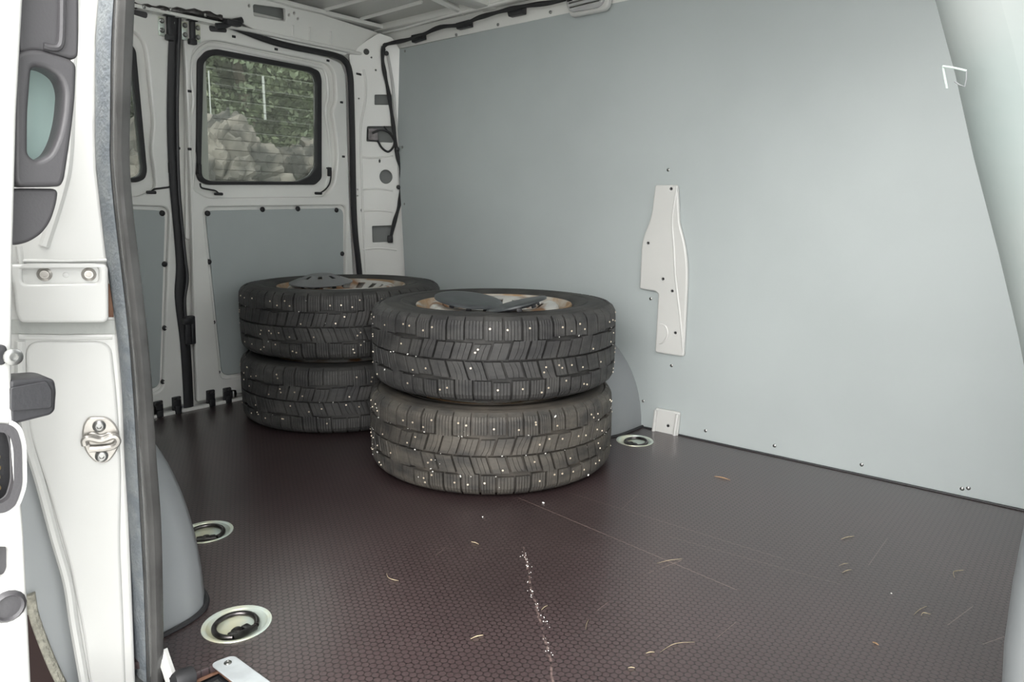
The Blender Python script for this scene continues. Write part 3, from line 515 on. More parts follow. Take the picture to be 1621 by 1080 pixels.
q = FR['J'].inverted() @ Vector((-1.1096,0.3691,0.6116)); obj('plug', lathe_me([(.004, .015), (.0035, .017), (0, .0175)], 10, M=FR['J'] @ Matrix.Translation((q.x, q.y, 0))), white, cv)
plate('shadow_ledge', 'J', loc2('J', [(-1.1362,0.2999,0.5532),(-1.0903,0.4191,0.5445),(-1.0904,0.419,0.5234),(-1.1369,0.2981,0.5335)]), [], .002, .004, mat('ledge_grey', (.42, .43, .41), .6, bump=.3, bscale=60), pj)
plate('rust_gap', 'J', loc2('J', [(-1.0919,0.4149,0.5964),(-1.09,0.42,0.5953),(-1.0908,0.4179,0.5483),(-1.0933,0.4113,0.5488)]), [], .004, .006, rust, pj)
# striker
sk = empty('door_striker', (-1.1017,0.3897,0.3731), 'oval zinc striker plate with wire loop and two torx screws', 'striker')
plate('striker_plate', 'J', rnd(loc2('J', [(-1.1063,0.3776,0.4081),(-1.0973,0.4011,0.4047),(-1.0932,0.4117,0.3859),(-1.0934,0.4112,0.358),(-1.0993,0.3959,0.3364),(-1.105,0.381,0.3381),(-1.1091,0.3705,0.3553),(-1.1103,0.3673,0.3795),(-1.1089,0.3709,0.3978)]), .014), [], .0085, .005, nickel, sk, bev=.002)
tube('loop', off([(-1.1089,0.3709,0.3695),(-1.109,0.3707,0.3771),(-1.1066,0.3768,0.379),(-1.1016,0.3897,0.374),(-1.0958,0.405,0.3773),(-1.0942,0.409,0.369),(-1.0968,0.4024,0.3623),(-1.102,0.3888,0.3617),(-1.1071,0.3755,0.363)], 'J', .017), .0048, nickel, sk)
plate('loop_mount', 'J', rnd(loc2('J', [(-1.1075,0.3744,0.386),(-1.1041,0.3833,0.3865),(-1.1015,0.3902,0.3797),(-1.0979,0.3995,0.384),(-1.0946,0.4082,0.3788),(-1.0953,0.4063,0.3636),(-1.1076,0.3743,0.3661)]), .006), [], .013, .006, nickel, sk, bev=.002)
for p in [(-1.1019,0.389,0.3932),(-1.1021,0.3885,0.3483)]:
    q = FR['J'].inverted() @ Vector(p)
    obj('torx_screw', lathe_me([(.0085, .008), (.0085, .012), (.006, .014), (.0035, .014), (.003, .010), (0, .010)], 16, M=FR['J'] @ Matrix.Translation((q.x, q.y, 0))), steel, sk)
# outer body side seen in the gap left of the pillar
ob = empty('trim_4', (0, 0, 0), 'grey outer body side seen between sliding door and pillar', 'body panel', kind='structure')
obj('body_panel', box_me([((-1.17, .30, .30), (.01, .26, .90))], .002), mat('grey_body_underside', (.42, .44, .45), .5), ob)
tube('sealer_bead', off([(-1.165,0.295,0.1446),(-1.165,0.2964,0.1086),(-1.165,0.3047,0.0583),(-1.165,0.3145,0.0112),(-1.165,0.3304,-0.0514)], 'D', .002), .0075, sealer, ob)
obj('dark_gap', poly_me([(-1.16,0.2721,0.1365),(-1.16,0.2904,0.1132),(-1.16,0.3117,-0.0009),(-1.16,0.328,-0.0585),(-1.16,0.2567,-0.0173)] + [(-1.175,0.2757,0.1292),(-1.175,0.2942,0.1057),(-1.175,0.3158,-0.01),(-1.175,0.3323,-0.0683),(-1.175,0.26,-0.0266)], [(0, 1, 2, 3, 4), (9, 8, 7, 6, 5), (0, 5, 6, 1), (1, 6, 7, 2), (2, 7, 8, 3), (3, 8, 9, 4), (4, 9, 5, 0)]), mat('red_black_gap', (.035, .018, .016), .8), ob, smooth=False)  # solid reddish-black slab fills the gap beside the sliding door
wh = empty('trim_5', (0, 0, 0), 'small white sill corner and black rubber nub at the foot of the seal', 'sill', kind='structure')
tube('sill_fold', [(-1.0583,0.43,0.0305),(-1.0482,0.43,0.0156),(-1.0349,0.43,-0.0042),(-1.02,0.43,-0.038)], .009, white, wh)
obj('rubber_nub', lathe_me([(.016, -.02), (.016, 0), (.012, .008), (0, .010)], 14, M=Matrix.Translation((-1.0075,0.43,0.002)) @ Matrix.Rotation(R_(80), 4, 'X')), rub, wh)

# ---- door opening seal
sa = empty('trim_6', (0, 0, 0), 'thick grey rubber seal round the sliding door opening', 'seal', kind='structure')
def ribbon(name, A, B, w, th, m, par):
    """bulged strip between the two edge paths"""
    A = smooth_path(A, 5); B = smooth_path(B, 5); V = []; F = []; ns = 6
    for a, b in zip(A, B):
        for k in range(ns + 1):
            t = k / ns; p = a.lerp(b, t); bulge = math.sin(math.pi * t) ** .6
            V.append(p + Vector((.75, -.66, 0)) * w * bulge)
        for k in range(ns + 1):
            t = 1 - k / ns; V.append(a.lerp(b, t) + Vector((-.75, .66, 0)) * th)
    n = 2 * (ns + 1)
    for i in range(len(A) - 1):
        for k in range(n): F.append((i * n + k, i * n + (k + 1) % n, (i + 1) * n + (k + 1) % n, (i + 1) * n + k))
    return obj(name, poly_me(V, F), m, par)
ribbon('flange_strip', [(-1.019,0.415,1.0049),(-1.0569,0.415,0.9205),(-1.0852,0.415,0.8109),(-1.095,0.415,0.7612),(-1.0939,0.415,0.6925),(-1.0881,0.415,0.6047),(-1.078,0.415,0.5244),(-1.0787,0.415,0.4411),(-1.0906,0.415,0.343),(-1.1007,0.415,0.2307),(-1.116,0.415,0.1002),(-1.1347,0.415,-0.0508),(-1.142,0.415,-0.1231)],
       [(-0.9776,0.415,0.9967),(-1.0107,0.415,0.9141),(-1.0384,0.415,0.8078),(-1.0492,0.415,0.7595),(-1.0496,0.415,0.6928),(-1.0435,0.415,0.6075),(-1.0396,0.415,0.5288),(-1.0418,0.415,0.4472),(-1.0483,0.415,0.3526),(-1.057,0.415,0.2436),(-1.0683,0.415,0.118),(-1.0873,0.415,-0.0289),(-1.0937,0.415,-0.0987)], .004, .006, sealb, sa)
ribbon('bulb_lip', [(-0.9929,0.42,1.001),(-1.0267,0.42,0.9172),(-1.0529,0.42,0.8092),(-1.0639,0.42,0.7603),(-1.0644,0.42,0.6927),(-1.0603,0.42,0.6061),(-1.0563,0.42,0.5263),(-1.0587,0.42,0.4435),(-1.0653,0.42,0.3474),(-1.0743,0.42,0.2367),(-1.0859,0.42,0.1093),(-1.1053,0.42,-0.0399),(-1.1119,0.42,-0.1109)],
       [(-0.9735,0.42,0.9971),(-1.0061,0.42,0.9143),(-1.0331,0.42,0.8079),(-1.0416,0.42,0.7595),(-1.0418,0.42,0.6929),(-1.0396,0.42,0.6074),(-1.0354,0.42,0.5287),(-1.0374,0.42,0.447),(-1.0435,0.42,0.3524),(-1.0519,0.42,0.2434),(-1.065,0.42,0.1171),(-1.0834,0.42,-0.0298),(-1.0896,0.42,-0.0996)], .006, .010, sealc, sa)
ribbon('bulb', [(-0.9904,0.425,1.0017),(-1.0218,0.425,0.9174),(-1.0494,0.425,0.8094),(-1.0581,0.425,0.7604),(-1.0583,0.425,0.6928),(-1.0561,0.425,0.6061),(-1.0519,0.425,0.5261),(-1.054,0.425,0.4433),(-1.0603,0.425,0.3473),(-1.0689,0.425,0.2366),(-1.0823,0.425,0.1084),(-1.1012,0.425,-0.0407),(-1.1075,0.425,-0.1116)],
       [(-0.9508,0.425,0.9938),(-0.9763,0.425,0.911),(-1.0068,0.425,0.8065),(-1.0166,0.425,0.7589),(-1.0183,0.425,0.6931),(-1.0117,0.425,0.6088),(-1.0071,0.425,0.5312),(-1.0065,0.425,0.4512),(-1.0116,0.425,0.3583),(-1.0146,0.425,0.2527),(-1.0304,0.425,0.1278),(-1.0515,0.425,-0.0177),(-1.0592,0.425,-0.0873)], .022, .006, sealc, sa)

# ---- open sliding door: front edge and its fittings
ds = empty('door_3', (-.82, .12, .3), 'open white sliding door, its front edge at the left of the view', 'door', kind='structure')
de = loc2('D', [(-0.82,0.1177,0.9197),(-0.82,0.2719,0.9631),(-0.82,0.261,0.8941),(-0.82,0.2454,0.7893),(-0.82,0.2367,0.7183),(-0.82,0.2292,0.6582),(-0.82,0.2158,0.535),(-0.82,0.2136,0.4706),(-0.82,0.2103,0.3707),(-0.82,0.2009,0.2113),(-0.82,0.1954,0.1247),(-0.82,0.0343,0.2289)])
dh = [rnd(loc2('D', [(-0.82,0.1857,0.4953),(-0.82,0.2079,0.489),(-0.82,0.2127,0.4827),(-0.82,0.2149,0.467),(-0.82,0.2113,0.4248),(-0.82,0.2041,0.4082),(-0.82,0.1961,0.4035),(-0.82,0.1767,0.4086)]), .010), rnd(loc2('D', [(-0.82,0.1779,0.3705),(-0.82,0.1953,0.3639),(-0.82,0.1969,0.3579),(-0.82,0.1948,0.3368),(-0.82,0.1915,0.3312),(-0.82,0.1744,0.3369)]), .005)]
dp = plate('edge_panel', 'D', de, dh, 0, .035, white, ds, bev=.006, br=3)
box('door_slab', (-1.55, .10, .50), (1.36, .05, 1.40), white, ds, bev=.01)
plate('latch_pocket', 'D', rnd(loc2('D', [(-0.82,0.1812,0.5008),(-0.82,0.2186,0.4878),(-0.82,0.2116,0.3943),(-0.82,0.1715,0.4077)]), .01), [], -.022, .01, blackp, ds)
plate('latch_rim', 'D', rnd(loc2('D', [(-0.82,0.1857,0.4953),(-0.82,0.2079,0.489),(-0.82,0.2127,0.4827),(-0.82,0.2149,0.467),(-0.82,0.2113,0.4248),(-0.82,0.2041,0.4082),(-0.82,0.1961,0.4035),(-0.82,0.1767,0.4086)]), .012), [rnd(loc2('D', [(-0.82,0.1802,0.4916),(-0.82,0.2043,0.4846),(-0.82,0.209,0.4783),(-0.82,0.2104,0.4649),(-0.82,0.2073,0.4293),(-0.82,0.2015,0.4144),(-0.82,0.1936,0.4109),(-0.82,0.1723,0.4158)]), .012)], .002, .012, trimp, ds)
for p in [(-0.82,0.1977,0.4564),(-0.82,0.1972,0.4455),(-0.82,0.1957,0.4361),(-0.82,0.1951,0.425)]: disc_at('latch_pin', 'D', p, .003, .006, mat('brass_pin', (.55, .42, .2), .35, 1), ds, w=-.014)
plate('square_pocket', 'D', rnd(loc2('D', [(-0.82,0.1685,0.3793),(-0.82,0.201,0.3659),(-0.82,0.1968,0.3235),(-0.82,0.1641,0.3372)]), .01), [], -.016, .01, trimp, ds)
def lat(name, p, prof, m, par, n=18): 
    q = FR['D'].inverted() @ Vector(p); return obj(name, lathe_me(prof, n, M=FR['D'] @ Matrix.Translation((q.x, q.y, 0))), m, par)
lat('rubber_buffer', (-0.82,0.1882,0.3036), [(.017, -.003), (.016, .003), (.013, .006), (.011, .003), (0, .004)], trimp, ds)
gp = lat('guide_pin', (-0.82,0.2145,0.5593), [(.004, -.002), (.004, .012), (.0075, .013), (.0085, .015), (.0080, .017), (.0055, .018), (.0035, .018), (.0035, .014), (0, .014)], steel, ds)
plate('pin_base', 'D', rnd(loc2('D', [(-0.82,0.1986,0.5715),(-0.82,0.2119,0.5703),(-0.82,0.2133,0.5632),(-0.82,0.2113,0.5535),(-0.82,0.2079,0.5509),(-0.82,0.1966,0.552)]), .004), [], .006, .008, blackp, ds)
# door handle trim on the door's inner face, seen end on
fx = frX(-.86)
def lx(pts): return [(p[1], p[2]) for p in pts]
dt = empty('handle_trim', (-.86, .27, .78), 'dark grey inside handle of the open sliding door', 'door handle'); dt['kind'] = 'thing'
plate('upper_bezel', fx, rnd(lx([(-0.86,0.2631,0.9472),(-0.86,0.3228,0.9626),(-0.86,0.3148,0.8754),(-0.86,0.3118,0.85),(-0.86,0.2922,0.8525),(-0.86,0.2744,0.8551),(-0.86,0.2584,0.8478)])[::-1], .010), [], .018, .05, trimp, dt, bev=.0035, br=3)
tube('bezel_ridge', [Vector(p) + Vector((.019, 0, 0)) for p in [(-0.86,0.3057,0.9523),(-0.86,0.3016,0.9095),(-0.86,0.2975,0.8723),(-0.86,0.2941,0.8608),(-0.86,0.287,0.8584),(-0.86,0.2803,0.8591)]], .0035, trimp, dt)
plate('grip_frame', fx, rnd(lx([(-0.86,0.2533,0.8493),(-0.86,0.2739,0.8562),(-0.86,0.2922,0.8531),(-0.86,0.3099,0.849),(-0.86,0.3052,0.8113),(-0.86,0.2974,0.7723),(-0.86,0.2875,0.7299),(-0.86,0.2833,0.7227),(-0.86,0.2403,0.7208)])[::-1], .012),
      [rnd(lx([(-0.86,0.2684,0.8385),(-0.86,0.2817,0.8381),(-0.86,0.2924,0.831),(-0.86,0.2952,0.8176),(-0.86,0.291,0.7921),(-0.86,0.2836,0.7687),(-0.86,0.2746,0.753),(-0.86,0.2627,0.7472),(-0.86,0.2566,0.7531),(-0.86,0.2607,0.794)]), .014)], .020, .03, trimp, dt, bev=.005, br=4)
plate('lower_cover', fx, rnd(lx([(-0.86,0.2402,0.7202),(-0.86,0.2843,0.7208),(-0.86,0.2811,0.7058),(-0.86,0.2741,0.6876),(-0.86,0.2647,0.6747),(-0.86,0.2513,0.666),(-0.86,0.2344,0.6627)])[::-1], .010), [], .010, .04, trimp, dt, bev=.0035, br=3)
plate('door_window', frX(-.90), lx([(-0.9,0.2648,0.8537),(-0.9,0.3125,0.8548),(-0.9,0.3006,0.7414),(-0.9,0.2532,0.7393)]), [], 0, .004, mintg, ds)
wg = empty('door_guide', (-0.84,0.2356,0.5097), 'black wedge shaped guide block sticking out of the sliding door', 'guide block')
plate('guide_body', frX(-.84), rnd(lx([(-0.84,0.2132,0.5343),(-0.84,0.2435,0.5317),(-0.84,0.2523,0.5275),(-0.84,0.2529,0.5152),(-0.84,0.2498,0.4953),(-0.84,0.2454,0.4915),(-0.84,0.2086,0.4888)])[::-1], .004), [], .02, .04, blackp, wg, bev=.003)
plate('guide_face', frX(-.84), rnd(lx([(-0.84,0.2125,0.5273),(-0.84,0.2443,0.5282),(-0.84,0.2479,0.5181),(-0.84,0.2461,0.4995),(-0.84,0.2101,0.5036)])[::-1], .003), [], .023, .005, blackp, wg, bev=.001)

# ---- near pillar at the front of the opening
pf = empty('trim_7', (0, 0, 0), 'pale green-white curved pillar edge close to the camera', 'pillar', kind='structure')
fy = frame((0, .36, 0), (1, 0, 0), (0, 0, 1))
po = l2([(-0.0827,0.36,0.8395),(-0.0709,0.36,0.7882),(-0.0604,0.36,0.7569),(-0.0505,0.36,0.7232),(-0.0378,0.36,0.6845),(-0.0275,0.36,0.6511),(-0.0199,0.36,0.6227),(-0.0149,0.36,0.602)]) + [(.12, .60), (.12, 1.2)]
plate('upper_cover', fy, po[::-1], [], .02, .07, mint, pf, bev=.022, br=8)
dentm = mat('scuffed_plastic', (.20, .24, .22), .6)
po = l2([(-0.0162,0.37,0.5934),(-0.0169,0.37,0.5672),(-0.018,0.37,0.5431),(-0.018,0.37,0.5124),(-0.0166,0.37,0.4909),(-0.0101,0.37,0.422)]) + [(.12, .2), (.12, .62)]
plate('lower_cover', frame((0, .37, 0), (1, 0, 0), (0, 0, 1)), po[::-1], [], .02, .05, greyp, pf, bev=.014, br=5)
tube('dent', [Vector(p) + Vector((0, -.0205, 0)) for p in [(-0.0617,0.36,0.7578),(-0.0574,0.36,0.7566),(-0.0533,0.36,0.7551)]], .0004, dentm, pf, sub=2)
tube('dent', [Vector(p) + Vector((0, -.0200, 0)) for p in [(-0.0617,0.36,0.7578),(-0.0605,0.36,0.7531),(-0.0594,0.36,0.7492)]], .0004, dentm, pf, sub=2)
tube('dent', [Vector(p) + Vector((0, -.0205, 0)) for p in [(-0.0533,0.36,0.7551),(-0.0533,0.36,0.7492),(-0.0569,0.36,0.7515)]], .0003, greyp, pf, sub=2)

# ================================================================== LASHING EYES
def ring_eye(c, rot, label, first=None):
    r = empty('tie_down_ring', (c[0], c[1], 0), label, 'tie-down ring', 'sunken tie-down rings in the floor'); T = Matrix.Translation((c[0], c[1], 0)) @ Matrix.Rotation(rot, 4, 'Z')
    obj('cup', lathe_me([(.052, -.006), (.0575, .0004), (.0570, .0018), (.0535, .0020), (.0500, .0004), (.046, -.010), (.038, -.0175), (.020, -.0195), (0, -.0195)], 40, M=T), zinc, r)
    pts = [(.036 * math.cos(a), .032 * math.sin(a) + .004, -.004 + .003 * math.sin(a)) for a in [R_(-50 + k * 280 / 20) for k in range(21)]]
    me = tube_me(pts, .0048, n=10, sub=2); me.transform(T); obj('ring', me, darksteel, r)
    hb = obj('hinge_bracket', box_me([((0, -.022, -.008), (.046, .010, .010)), ((-.013, -.012, -.010), (.014, .026, .006)), ((.013, -.012, -.010), (.014, .026, .006))], .003, T), darksteel, r)
    obj('rivet', lathe_me([(.012, -.019), (.011, -.012), (.006, -.008), (0, -.007)], 14, M=T), darksteel, r)
    return r
ring_eye(RINGS[0], R_(95), 'tie-down ring in a pale zinc cup nearest the camera, left foreground')
ring_eye(RINGS[1], R_(60), 'tie-down ring half hidden behind the near wheel arch')
ring_eye(RINGS[2], R_(-30), 'tie-down ring at the far wall beside the front tyre stack')

# ================================================================== WHEELS
def rubmat(name, base, dust, amt, dirt=None):
    m = bpy.data.materials.new(name); m.use_nodes = True; n = m.node_tree.nodes; l = m.node_tree.links.new; p = n['Principled BSDF']
    t = n.new('ShaderNodeTexCoord'); z = n.new('ShaderNodeTexNoise'); z.inputs['Scale'].default_value = 9; z.inputs['Detail'].default_value = 9; z.inputs['Roughness'].default_value = .65
    mp = n.new('ShaderNodeMapping'); mp.inputs['Scale'].default_value = (1, 1, 2.2); l(t.outputs['Object'], mp.inputs[0]); l(mp.outputs[0], z.inputs['Vector'])
    r = n.new('ShaderNodeMapRange'); r.inputs['From Min'].default_value = .38; r.inputs['From Max'].default_value = .72; r.inputs['To Max'].default_value = amt; l(z.outputs['Fac'], r.inputs['Value'])
    mx = n.new('ShaderNodeMixRGB'); mx.inputs[1].default_value = (*base, 1); mx.inputs[2].default_value = (*dust, 1); l(r.outputs[0], mx.inputs[0]); l(mx.outputs[0], p.inputs['Base Color'])
    p.inputs['Roughness'].default_value = .62; p.inputs['Specular IOR Level'].default_value = .4
    z2 = n.new('ShaderNodeTexNoise'); z2.inputs['Scale'].default_value = 130; z2.inputs['Detail'].default_value = 4; l(t.outputs['Object'], z2.inputs['Vector'])
    b = n.new('ShaderNodeBump'); b.inputs['Strength'].default_value = .35; b.inputs['Distance'].default_value = .002; l(z2.outputs['Fac'], b.inputs['Height']); l(b.outputs[0], p.inputs['Normal'])
    return m
tyreA = rubmat('winter_tyre_rubber', (.034, .0335, .034), (.095, .092, .086), .8)
tyreB = rubmat('muddy_tyre_rubber', (.042, .040, .038), (.145, .130, .108), .9)
groove = rubmat('tyre_groove_rubber', (.026, .026, .027), (.07, .066, .06), .6)
side = rubmat('tyre_sidewall_rubber', (.030, .0295, .029), (.075, .071, .065), .8)
sideB = rubmat('muddy_sidewall_rubber', (.050, .046, .041), (.13, .112, .092), .9)
RT = .345
def crown(z):
    a = abs(z)
    return RT - .0015 * (a / .08) ** 2 - (max(a - .085, 0) / .02) ** 2 * .007
random.seed(3)
NB = 52
ws = [random.choice([.86, 1, 1, 1.14]) for _ in range(NB)]; S = sum(ws); ths = [0]
for w_ in ws: ths.append(ths[-1] + w_ / S * 2 * math.pi)
STEP = [0, .0045, .0045, 0, -.003, 0, .004, 0, 0, -.0035]
def tread_mesh():
    V = []; F = []
    def P(th, z, r): V.append((r * math.cos(th), r * math.sin(th), z)); return len(V) - 1
    def slab(tA, tB, zs, rb, inset=.0007, buttress=False):
        """tA(z), tB(z) edges in angle; zs list of z rows"""
        top = []; bot = []
        nz_ = len(zs)
        for i, z in enumerate(zs):
            r = crown(z); zi = z + (inset if i == 0 else -inset if i == nz_ - 1 else 0) * (1 if zs[-1] > zs[0] else -1)
            da = inset / r
            a, b = tA(z), tB(z)
            top.append((P(a + da, zi, r), P(b - da, zi, r)))
            bot.append((P(a, z, r - .0010), P(b, z, r - .0010), P(a, z, rb if abs(z) < .09 else rb - .006), P(b, z, rb if abs(z) < .09 else rb - .006)))
        for i in range(nz_ - 1):
            F.append((top[i][0], top[i][1], top[i + 1][1], top[i + 1][0]))
            F.append((bot[i][0], top[i][0], top[i + 1][0], bot[i + 1][0])); F.append((top[i][1], bot[i][1], bot[i + 1][1], top[i + 1][1]))
            F.append((bot[i][2], bot[i][0], bot[i + 1][0], bot[i + 1][2])); F.append((bot[i][1], bot[i][3], bot[i + 1][3], bot[i + 1][1]))
        for i, s in ((0, 1), (nz_ - 1, -1)):
            F.append((top[i][0], bot[i][0], bot[i][1], top[i][1])[::s]); F.append((bot[i][0], bot[i][2], bot[i][3], bot[i][1])[::s])
    studs = []
    for row in range(4):
        ph = [0, .045, .01, .06][row]
        for k in range(NB):
            t0, t1 = ths[k] + ph, ths[k + 1] + ph; g = .0058 / RT
            st_ = STEP[(k + row * 3) % len(STEP)]
            up = row < 2; sg_ = 1 if up else -1
            if row in (0, 3):
                za, zb_ = .0540 + st_, .104
                zs = [sg_ * za, sg_ * .075, sg_ * .092, sg_ * zb_]; sk_ = lambda z: 0.0; ns = 5; gap = .0008; amp = .0
            else:
                za, zb_ = .0028, .0472 + st_
                zs = [sg_ * za, sg_ * (za + zb_) * .35, sg_ * (za + zb_) * .68, sg_ * zb_]; sk_ = (lambda z, u=sg_: (abs(z) - .025) * .85); ns = 2 + (k * 7 % 3 > 0); gap = .0006; amp = .0030
            # solid lower part of the block, then the lamellae that the sipes leave
            A0 = lambda z, a=t0 + g / 2: a + sk_(z); B0 = lambda z, b=t1 - g / 2: b + sk_(z)
            W_ = (t1 - t0 - g)
            for s in range(ns):
                def edge(frac, side_, a=t0 + g / 2, W_=W_):
                    def f(z, frac=frac):
                        zz = (round(abs(z) * 1e4) % 3 - 1) * amp / RT if 0 < frac < 1 else 0
                        return a + W_ * frac + sk_(z) + zz + (side_ * gap / 2 / RT if 0 < frac < 1 else 0)
                    return f
                slab(edge(s / ns, 1), edge((s + 1) / ns, -1), zs, RT - .0035, inset=.0004)
            slab(A0, B0, zs, RT - .0115, inset=.0004) if False else None
            # base body under the lamellae
            bz = []
            for z in zs:
                r = crown(z) - .0032
                bz.append((P(A0(z), z, r), P(B0(z), z, r), P(A0(z), z, RT - .0125 - (.005 if abs(z) > .09 else 0)), P(B0(z), z, RT - .0125 - (.005 if abs(z) > .09 else 0))))
            for i in range(len(zs) - 1):
                F.append((bz[i][0], bz[i][1], bz[i + 1][1], bz[i + 1][0])); F.append((bz[i][2], bz[i][0], bz[i + 1][0], bz[i + 1][2])); F.append((bz[i][1], bz[i][3], bz[i + 1][3], bz[i + 1][1]))
            F.append((bz[0][0], bz[0][2], bz[0][3], bz[0][1])); F.append((bz[-1][1], bz[-1][3], bz[-1][2], bz[-1][0]))
            if row in (0, 3):   # shoulder lug running down the sidewall
                z0, z1 = sg_ * .104, sg_ * .1125
                a, b = t0 + g / 2, t1 - g / 2
                q = [P(a, z0, crown(z0)), P(b, z0, crown(z0)), P(b, z1, .3255), P(a, z1, .3255), P(a, z0 * .99, RT - .022), P(b, z0 * .99, RT - .022), P(b, z1 - sg_ * .003, .322), P(a, z1 - sg_ * .003, .322)]
                F.append(tuple(q[:4])); F.append((q[0], q[3], q[7], q[4])); F.append((q[1], q[5], q[6], q[2])); F.append((q[3], q[2], q[6], q[7]))
            if random.random() < [.52, .42, .42, .55][row]:
                for _ in range(1 if random.random() < .8 else 2):
                    z = sg_ * random.uniform(abs(za) + .008, abs(zb_) - (.014 if row in (0, 3) else .008)); th = random.uniform(t0 + g * 1.2, t1 - g * 1.2) + sk_(z); studs.append((th, z))
    me = poly_me(V, F)
    bm = bmesh.new()
    for th, z in studs:
        M = Matrix.Rotation(th, 4, 'Z') @ Matrix.Translation((crown(z), 0, z)) @ Matrix.Rotation(R_(90), 4, 'Y')
        for (r0, h0, h1) in ((.0030, -.001, .0007), (.0014, .0, .0019)):
            bmesh.ops.create_cone(bm, cap_ends=True, segments=8, radius1=r0, radius2=r0 * .85, depth=h1 - h0, matrix=M @ Matrix.Translation((0, 0, (h0 + h1) / 2)))
    ms = bpy.data.meshes.new('studs'); bm.to_mesh(ms); bm.free()
    return me, ms
TREAD, STUDS = tread_mesh()
half = [(.3335, 0), (.3335, .02), (.3330, .06), (.3315, .088), (.327, .101), (.3215, .1075), (.314, .1125), (.306, .1155), (.3045, .1150), (.300, .1168), (.285, .1175), (.268, .1165), (.2665, .1148), (.262, .1150), (.2605, .1165), (.245, .1125), (.232, .1065), (.2245, .1010), (.2195, .0985), (.216, .090), (.2135, .080)]
CARC = lathe_me([(r, -z) for r, z in half[::-1]][:-1] + half, 120)
# steel rim: barrel with both flanges
RIM = lathe_me([(.2140, .080), (.2180, .088), (.2215, .0955), (.2205, .0990), (.2165, .1000), (.2125, .0975), (.2095, .090), (.2060, .080), (.1990, .070), (.1930, .052), (.1900, .030), (.1740, .015), (.1740, -.030), (.190, -.045), (.199, -.075), (.209, -.088), (.2165, -.1000), (.2205, -.0990), (.218, -.090)], 72)
def disc_mesh():
    n = 64; prof = [(.1845, .030), (.1860, .078), (.1830, .092), (.1760, .0985), (.1660, .1000), (.1480, .093), (.1200, .074), (.1040, .056), (.0940, .058), (.0840, .061), (.0560, .0605), (.0420, .058), (.0340, .062), (.0320, .050)]
    bm = bmesh.new(); rings = [[bm.verts.new((r * math.cos(k * 2 * math.pi / n), r * math.sin(k * 2 * math.pi / n), z)) for k in range(n)] for r, z in prof]
    for i in range(len(prof) - 1):
        for k in range(n):
            if i == 5 and k % 4 in (0, 1): continue          # ventilation slots
            k2 = (k + 1) % n; bm.faces.new((rings[i][k], rings[i][k2], rings[i + 1][k2], rings[i + 1][k]))
    bmesh.ops.recalc_face_normals(bm, faces=bm.faces)
    bmesh.ops.solidify(bm, geom=list(bm.faces), thickness=.004)
    me = bpy.data.meshes.new('disc'); bm.to_mesh(me); bm.free(); return me
DISC = disc_mesh()
BOLTS = [lathe_me([(.016, .058), (.015, .064), (.0085, .066), (.0075, .060), (0, .060)], 14, M=Matrix.Translation((.059 * math.cos(a), .059 * math.sin(a), 0))) for a in [i * 2 * math.pi / 5 for i in range(5)]]
rimm = mat('rusty_silver_rim', (.62, .61, .58), .42, .3, bump=.15, bscale=40, col2=(.30, .16, .08), vscale=11, lo=.52, hi=.66)
rimr = mat('rusty_rim_barrel', (.36, .24, .14), .6, .2, bump=.2, bscale=60, col2=(.50, .47, .42), vscale=9, lo=.50, hi=.62)
studm = mat('carbide_stud', (.86, .76, .62), .35, .6)
def stones(n=26):
    bm = bmesh.new()
    for i in range(n):
        th = random.uniform(0, 6.28); z = random.choice([-.0505, .0505, 0, random.uniform(-.09, .09)]) + random.uniform(-.003, .003)
        s = random.uniform(.0010, .0023)
        M = Matrix.Rotation(th, 4, 'Z') @ Matrix.Translation((RT - .002, 0, z)) @ Matrix.Rotation(random.uniform(0, 3), 4, 'X') @ Matrix.Diagonal((s, s * random.uniform(.6, 2.2), s, 1))
        bmesh.ops.create_icosphere(bm, subdivisions=1, radius=1, matrix=M)
    me = bpy.data.meshes.new('grit'); bm.to_mesh(me); bm.free(); return me
def wheel(x, y, z, rot, label, tm, sm, flip=False, full=True):
    r = empty('wheel', (x, y, z), label, 'wheel', 'studded winter wheels stacked in the load space'); del r['base']; r.rotation_euler = (0, 0, rot)
    def ad(name, me, m, kind=None):
        if me.users and me.materials and me.materials[0] is not m: me = me.copy()
        o = bpy.data.objects.new(name, me)
        if not me.materials: me.materials.append(m)
        me.materials[0] = m
        C.objects.link(o); o.parent = r; o.location = (0, 0, .1130)
        if kind: o['kind'] = kind
        return o
    c = ad('tyre', CARC if tm is tyreA else CARC2, sm); t = ad('tread', TREAD if tm is tyreA else TREAD2, tm, 'stuff'); ad('studs', STUDS, studm, 'stuff'); ad('stone_grit', stones(130 if tm is tyreB else 30), grit, 'stuff')
    ad('rim', RIMU if z > .1 else RIM, rimr); d = ad('wheel_disc', DISC, rimm)
    for b in BOLTS: ad('bolt_seat', b, rimm)
    return r
for me in (CARC, RIM, DISC):
    for p in me.polygons: p.use_smooth = True
    me.set_sharp_from_angle(angle=R_(50))
for me in (TREAD, STUDS, CARC): me.transform(Matrix.Diagonal((1, 1, .93, 1)))
RIMU = RIM.copy()
for v in RIMU.vertices:
    if v.co.z < -.086: v.co.z = -.122 + (v.co.z + .1) * .5
CARC2 = CARC.copy(); TREAD2 = TREAD.copy()
F1 = (-1.338, 1.513); 
wheel(-1.336, 1.512, 0.0, .3, 'bottom wheel of the front stack, muddy tread with white grit in its grooves', tyreB, sideB)
wheel(-1.345, 1.533, .2325, 2.1, 'top wheel of the front stack carrying two loose black wheel caps', tyreA, side)
wheel(-2.070, 1.545, 0.0, 4.0, 'bottom wheel of the rear stack by the rear door, rust streak on its tread', tyreA, side)
wheel(-2.082, 1.560, .2325, 1.1, 'top wheel of the rear stack carrying a slotted grey wheel cap', tyreA, side)

